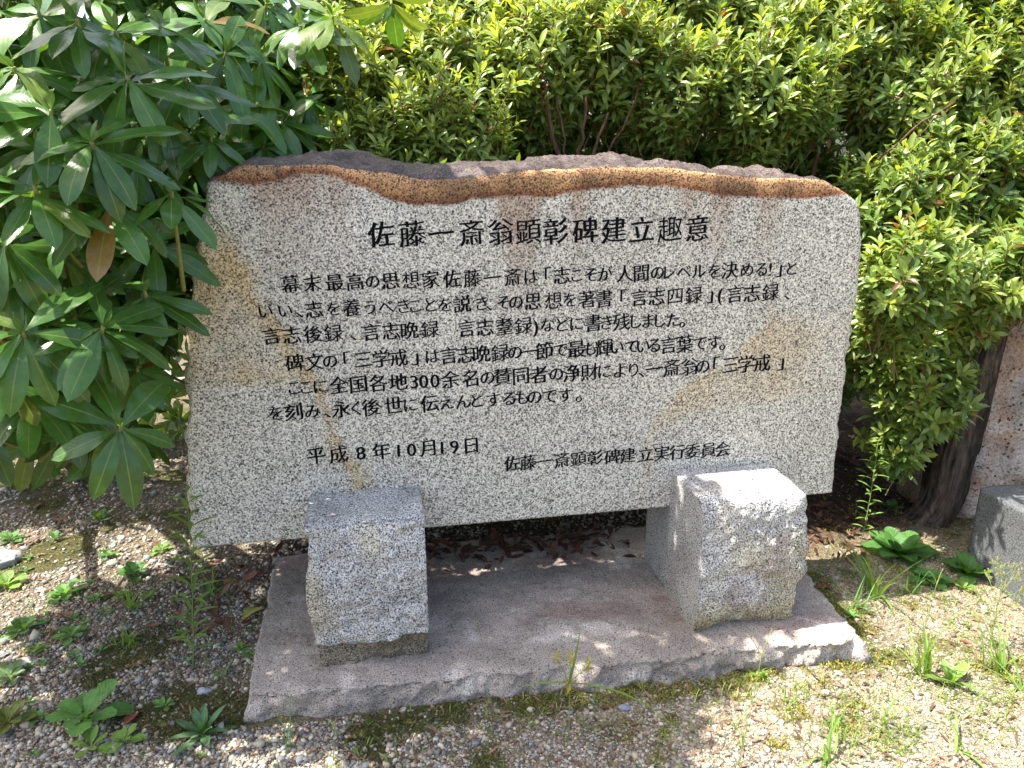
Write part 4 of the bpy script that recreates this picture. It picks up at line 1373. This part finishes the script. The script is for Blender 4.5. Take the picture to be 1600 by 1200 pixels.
# left side
rosette(136, 1128, 0.095, 9, 'largest broad toothed weed at the lower left beside a reddish upright leaf', wd=0.55, scallop=0.10, rows=24)
rosette(143, 1172, 0.055, 6, 'pale green spoon leaved seedling just below the largest toothed weed', wd=0.42, col=G2)
rosette(194, 1162, 0.045, 7, 'small green rosette right of the largest toothed weed', wd=0.5, col=G2)
rosette(318, 1150, 0.085, 16, 'grey green rosette of narrow pointed leaves in front of the plinth corner', profile='ellip', wd=0.24, col=np.array([0.10, 0.21, 0.10]), el=(15, 70))
rosette(103, 930, 0.055, 9, 'round leaved green weed in the middle of the left gravel', wd=0.6)
rosette(210, 902, 0.055, 8, 'dark green round leaved weed nearest the tall narrow leaved weed', wd=0.6, col=G3)
rosette(38, 985, 0.06, 10, 'leafy green weed clump near the left picture edge below the round leaved weed', wd=0.55)
rosette(112, 998, 0.045, 8, 'low green weed beside a dull brown pointed leaf', wd=0.55)
rosette(168, 871, 0.035, 7, 'small dark weed above the round leaved weeds on the left', wd=0.55, col=G3)
rosette(10, 915, 0.06, 9, 'bright leafy weed cut by the left picture edge', wd=0.55, col=G2)
rosette(88, 848, 0.035, 5, 'tiny upright two leaved weed under the rhododendron', wd=0.5, col=G3, el=(40, 70))
rosette(157, 815, 0.06, 6, 'shaded green weed close under the drooping rhododendron leaves', wd=0.5, col=G3, el=(30, 70))
rosette(17, 845, 0.05, 8, 'green weed at the left edge above the pale rock', wd=0.55, col=G3)
rosette(17, 1065, 0.05, 8, 'frilly grey green weed at the left edge beside the pale stone', wd=0.5, col=np.array([0.13, 0.22, 0.09]), scallop=0.08, rows=20)
rosette(191, 934, 0.035, 6, 'little two toned seedling between the brown leaves', wd=0.5, col=G2)
rosette(259, 1106, 0.03, 6, 'tiny green rosette alone on gravel between the toothed weed and the plinth', wd=0.5)
rosette(14, 1140, 0.06, 9, 'olive green weed in the lower left corner', wd=0.6, col=np.array([0.13, 0.16, 0.03]))
rosette(58, 1022, 0.03, 6, 'yellowish small seedling below the leafy weed clump', wd=0.5, col=G2)
rosette(152, 940, 0.03, 6, 'flat small green weed right of the round leaved weed', wd=0.5)
rosette(60, 1130, 0.035, 7, 'small dark rosette left of the largest toothed weed', wd=0.45, col=G3)
rosette(330, 935, 0.05, 8, 'slender leaved weed beside the yellow dying leaf', profile='ellip', wd=0.25)
rosette(395, 1028, 0.03, 6, 'small green weed touching the left side of the plinth', wd=0.45)
rosette(252, 860, 0.04, 7, 'pale sunlit seedling under the left end of the tablet', wd=0.6, col=G2)
stalk_weed(301, 1046, (291, 772), 0.02, 'tall upright weed with many narrow leaves in front of the left end of the tablet', n=54, L=0.075, w=0.011, r=0.0024)
grass(206, 955, 0.085, 14, 'light green grass tuft among brown leaves on the left gravel')
grass(203, 1010, 0.07, 18, 'yellow green drooping grass tuft below the other tuft on the left', bend=1.6)
grass(330, 925, 0.10, 7, 'thin grass beside the dark gap at the left of the plinth')
grass(345, 1065, 0.06, 8, 'short sparse grass near the front left plinth corner', col=G1)
grass(455, 1165, 0.12, 6, 'thin wispy grass in the shade in front of the left block', col=G1, w=0.002)
# right side
rosette(1405, 872, 0.135, 14, 'big round leaved dark green plant at the foot of the leaning trunk', profile='heart', wd=0.72, col=G3, el=(12, 55), scallop=0.05, rows=26, category='plant', name='leafy_plant')
rosette(1510, 900, 0.10, 9, 'round leaved green plant against the grey block', profile='heart', wd=0.78, col=G3, el=(15, 60), scallop=0.05, rows=26, category='plant', name='leafy_plant')
rosette(1450, 905, 0.09, 8, 'low scalloped plant between the two round leaved plants', profile='heart', wd=0.75, col=G3 * 1.2, el=(5, 40), scallop=0.05, rows=26, category='plant', name='leafy_plant')
rosette(1505, 920, 0.05, 7, 'small light green seedling below the round leaved plant', wd=0.5, col=G2)
rosette(1390, 800, 0.06, 8, 'small leafy plant in the shade left of the trunk', wd=0.5, col=G3, el=(30, 70), name='leafy_plant', category='plant')
rosette(1296, 975, 0.04, 8, 'low ferny weed by the back right plinth edge', wd=0.3, col=G2, profile='ellip')
rosette(1330, 965, 0.035, 9, 'fine leaved weed on shaded grit right of the plinth', wd=0.3, col=G1, profile='ellip')
rosette(1190, 1062, 0.03, 9, 'small moss green weed touching the front right of the plinth', wd=0.45, col=G2, el=(20, 80))
rosette(1485, 1070, 0.075, 9, 'bright broad leaved weed beside the sunny grass tuft', wd=0.35, col=G2, profile='ellip', el=(30, 75))
stalk_weed(1345, 850, (1372, 690), 0.05, 'tall thin weed with narrow leaves in the shade right of the tablet', n=30, L=0.06, w=0.010, col=G2, r=0.002)
grass(1362, 930, 0.19, 13, 'arching broad bladed grass right of the right block', w=0.009, lean=0.45, bend=1.2)
grass(1335, 955, 0.10, 14, 'short grass in the shade beside the plinth', col=G1)
grass(1425, 925, 0.10, 8, 'grass below the big round leaved plant', col=G1)
grass(1445, 1055, 0.16, 16, 'sunny green grass tuft right of the plinth corner', w=0.006, lean=0.35)
grass(1560, 1050, 0.14, 14, 'grass tuft near the right picture edge on sunny sand', w=0.006)
grass(1595, 1080, 0.16, 10, 'tall grass cut by the right picture edge', w=0.006)
grass(1385, 1130, 0.10, 9, 'sparse upright grass in the middle of the sunny sand', w=0.004)
grass(1500, 1170, 0.10, 9, 'low spreading grass at the lower right', w=0.006, lean=0.9)
grass(1290, 1190, 0.10, 12, 'grass at the bottom edge of the picture on sunny sand', w=0.006, lean=0.9)
grass(1235, 1105, 0.07, 7, 'short grass in front of the plinth below the right block', w=0.003)
grass(1100, 985, 0.001, 1, 'x') if False else None


def seed_grass(px, py, h, lean_x, label, spikes=3, col=G2):
    p = gpt(px, py)
    root = thing('flowering_grass', p, label, 'grass')
    st, fl, lv = Acc(), Acc(), Acc()
    t = p + np.array([lean_x, 0.0, h])
    tube(st, curve_pts(p, t, (lean_x * 0.1, 0, 0), 10, 0.0006), np.linspace(0.0012, 0.0007, 10), np.array([0.2, 0.27, 0.09]), 5)
    for k in range(spikes):
        a = k * 2.1 + 0.4
        q = t - np.array([0, 0, 0.004 * k])
        e = q + h * 0.22 * unit(np.array([math.cos(a) * 0.6, math.sin(a) * 0.3, 0.75 if k else 1.6]))
        pts = curve_pts(q, e, (0, 0, 0.005), 7)
        tube(fl, pts, np.linspace(0.0011, 0.0006, 7), np.array([0.27, 0.30, 0.10]), 4)
    d = unit(rng.normal(0, 0.5, (3, 3)) * [1, 1, 0] + [0, 0, 1])
    leaves(lv, np.tile(p, (3, 1)), d, np.array([0.3, 0.3, 0.6]), h * rng.uniform(0.25, 0.5, 3), 0.0035, 0.8, 0.3, col, rows=8, cols=3, profile='blade')
    st.build('stem', M_TWIG, root)
    fl.build('spike', M_TWIG, root)
    lv.build('blades', M_WEED, root)


seed_grass(1152, 1195, 0.30, 0.03, 'tall thin flowering grass stem in front of the right block')
seed_grass(1438, 1000, 0.20, 0.02, 'finger topped flowering grass in front of the big round leaved plant')
seed_grass(1075, 1160, 0.12, 0.01, 'short wiry grass stem in front of the plinth centre')
seed_grass(1000, 1130, 0.12, 0.0, 'faint thin grass stem left of the short wiry one', spikes=2)
seed_grass(1112, 1130, 0.10, 0.02, 'short flowering grass before the front edge of the plinth', spikes=2)
seed_grass(1360, 1185, 0.13, -0.01, 'slender grass stem on the sunny sand at the bottom')
seed_grass(520, 1190, 0.10, 0.01, 'hair thin grass stem before the left block', spikes=2)


def build_sedge():
    p = gpt(886, 1165)
    root = thing('sedge', p, 'sedge with spiky yellow flower heads and one long arching blade before the plinth', 'sedge')
    st, fl, lv = Acc(), Acc(), Acc()
    top = on_y(889, 1068, p[1] + 0.005)
    tube(st, curve_pts(p, top, (0.004, 0, 0), 8), 0.0014, np.array([0.17, 0.24, 0.06]), 5)
    heads = [top, on_y(870, 1028, p[1]), on_y(893, 1030, p[1]), on_y(920, 1040, p[1] - 0.01)]
    for h in heads:
        if h is not heads[0]:
            tube(st, curve_pts(top, h, (0, 0, 0.002), 5), 0.0009, np.array([0.2, 0.27, 0.06]), 4)
        k = 40
        d = unit(rng.normal(0, 1, (k, 3)))
        fl = Acc()
        leaves(fl, h + d * 0.002 + np.array([0, 0, 1.0]) * rng.uniform(-0.008, 0.010, (k, 1)), d, np.array([0.2, 0.3, 1.0]), rng.uniform(0.010, 0.020, k), 0.003, 0.1, 0.3, np.array([0.44, 0.42, 0.06]) * rng.uniform(0.8, 1.2, k)[:, None], rows=3, cols=3, profile='ellip')
        fl.build('flower_head', M_WEED, root)
    a = np.array([top, top, top])
    ends = [on_y(1060, 1165, p[1] - 0.12), on_y(800, 1085, p[1] + 0.05), on_y(912, 985, p[1] + 0.02)]
    for e, b in zip(ends, (1.1, 0.6, 0.2)):
        v = e - top
        L = np.linalg.norm(v) * 1.05
        d0 = unit(v + np.array([0, 0, b * L * 0.55]))
        leaves(lv, top[None], d0, np.array([0, 0, 1.0]) if abs(d0[2]) < 0.8 else np.array([0, -1.0, 0]), L, 0.0075, b, 0.35, np.array([0.17, 0.28, 0.06]), rows=14, cols=3, profile='blade')
    st.build('stem', M_TWIG, root)
    lv.build('blades', M_WEED, root)


build_sedge()


def build_fleabane():
    p = gpt(1545, 1010)
    root = thing('branched_weed', p, 'pale branching weed with tiny buds in front of the grey block', 'weed')
    st, bd, lv = Acc(), Acc(), Acc()
    t = on_y(1570, 880, p[1] + 0.01)
    main = curve_pts(p, t, (0.004, 0, 0), 14, 0.001)
    tube(st, main, np.linspace(0.0016, 0.0008, 14), np.array([0.2, 0.27, 0.09]), 5)
    for k in range(16):
        s = 0.35 + 0.62 * k / 16
        q = np.array([np.interp(s, np.linspace(0, 1, 14), main[:, i]) for i in range(3)])
        a = k * 2.4
        e = q + (0.065 * (1.25 - s)) * 1.3 * np.array([math.cos(a), math.sin(a) * 0.7, 0.95])
        tube(st, curve_pts(q, e, (0, 0, -0.003), 5), 0.0007, np.array([0.2, 0.27, 0.09]), 4)
        bd = Acc()
        for b in range(5):
            c0 = e + rng.normal(0, 0.007, 3)
            tube(st, np.array([q * 0.3 + e * 0.7, c0]), 0.0005, np.array([0.2, 0.27, 0.09]), 4)
            kk = 6
            d = unit(rng.normal(0, 0.4, (kk, 3)) + [0, 0, 1])
            leaves(bd, np.tile(c0, (kk, 1)), d, np.array([0.3, 0.3, 0.3]), 0.007, 0.003, 0.2, 0.4, np.array([0.42, 0.44, 0.2]), rows=3, cols=3, profile='ellip')
        bd.build('bud_cluster', M_WEED, root)
    n = 16
    s = np.linspace(0.02, 0.7, n)
    base = np.stack([np.interp(s, np.linspace(0, 1, 14), main[:, i]) for i in range(3)], -1)
    a = np.arange(n) * 2.39996
    leaves(lv, base, np.stack([np.cos(a), np.sin(a), np.full(n, 0.6)], -1), np.array([0, 0, 1.0]), 0.04, 0.005, 0.6, 0.2, G2, rows=5, cols=3)
    st.build('stem', M_TWIG, root)
    lv.build('leaves', M_WEED, root)


build_fleabane()


# ------------------------------------------------------------------ loose stones
def stone(px, py, r, col, label, flat=0.6, seed=0):
    p = gpt(px, py)
    V, Q = cube_grid(12, 12, 12)
    q = unit(V - 0.5) * np.array([1.2, 0.9, flat])
    P = q * r * (1 + 0.28 * fbm(q + seed * 3.1, 1.6, 4, seed))[:, None]
    P += p + np.array([0, 0, r * flat * 0.45])
    o = Acc().add(P, Q, np.array(col)).build('loose_stone', M_PEB)
    tag(o, label, 'stone')


stone(8, 880, 0.045, (0.34, 0.35, 0.37), 'pale grey rock at the left picture edge', seed=1)
stone(42, 1040, 0.022, (0.45, 0.42, 0.36), 'small whitish rough stone near the lower left', seed=2)
stone(190, 988, 0.014, (0.40, 0.43, 0.45), 'smooth pale blue grey pebble beside the drooping grass tuft', seed=3)
stone(318, 1082, 0.014, (0.36, 0.40, 0.45), 'bluish pebble left of the plinth corner', seed=4)
stone(85, 730, 0.03, (0.22, 0.24, 0.27), 'dark grey stone under the rhododendron', seed=5)
stone(975, 1105, 0.012, (0.22, 0.24, 0.3), 'dark bluish pebble in front of the plinth below the sedge blade', seed=6)
stone(1290, 1085, 0.010, (0.5, 0.5, 0.5), 'pale pebble below the front right corner of the plinth', seed=7)
stone(240, 610, 0.16, (0.42, 0.41, 0.38), 'sunlit pale rock seen far behind the rhododendron leaves', flat=0.5, seed=8)

for i in range(34):
    px, py = random.choice([(random.uniform(5, 380), random.uniform(860, 1190)), (random.uniform(5, 270), random.uniform(840, 1190))])
    if px > 250 and py < 900:
        continue
    rosette(px, py, random.uniform(0.016, 0.034), random.randint(3, 5), 'one of the tiny green seedlings scattered over the left gravel', wd=0.5, col=random.choice([G1, G2, G3]), name='seedling', category='seedling', group='tiny seedlings scattered over the left gravel', rows=6)
for i in range(22):
    px, py = random.uniform(1000, 1590), random.uniform(1075, 1195)
    grass(px, py, random.uniform(0.03, 0.06), 5, 'one of the short thin grass sprouts scattered over the sunny sand at front right', w=0.0028, name='grass_sprout')
for o in COL.objects:
    if o.name.startswith('grass_sprout'):
        o['group'] = 'short grass sprouts on the sunny sand at front right'
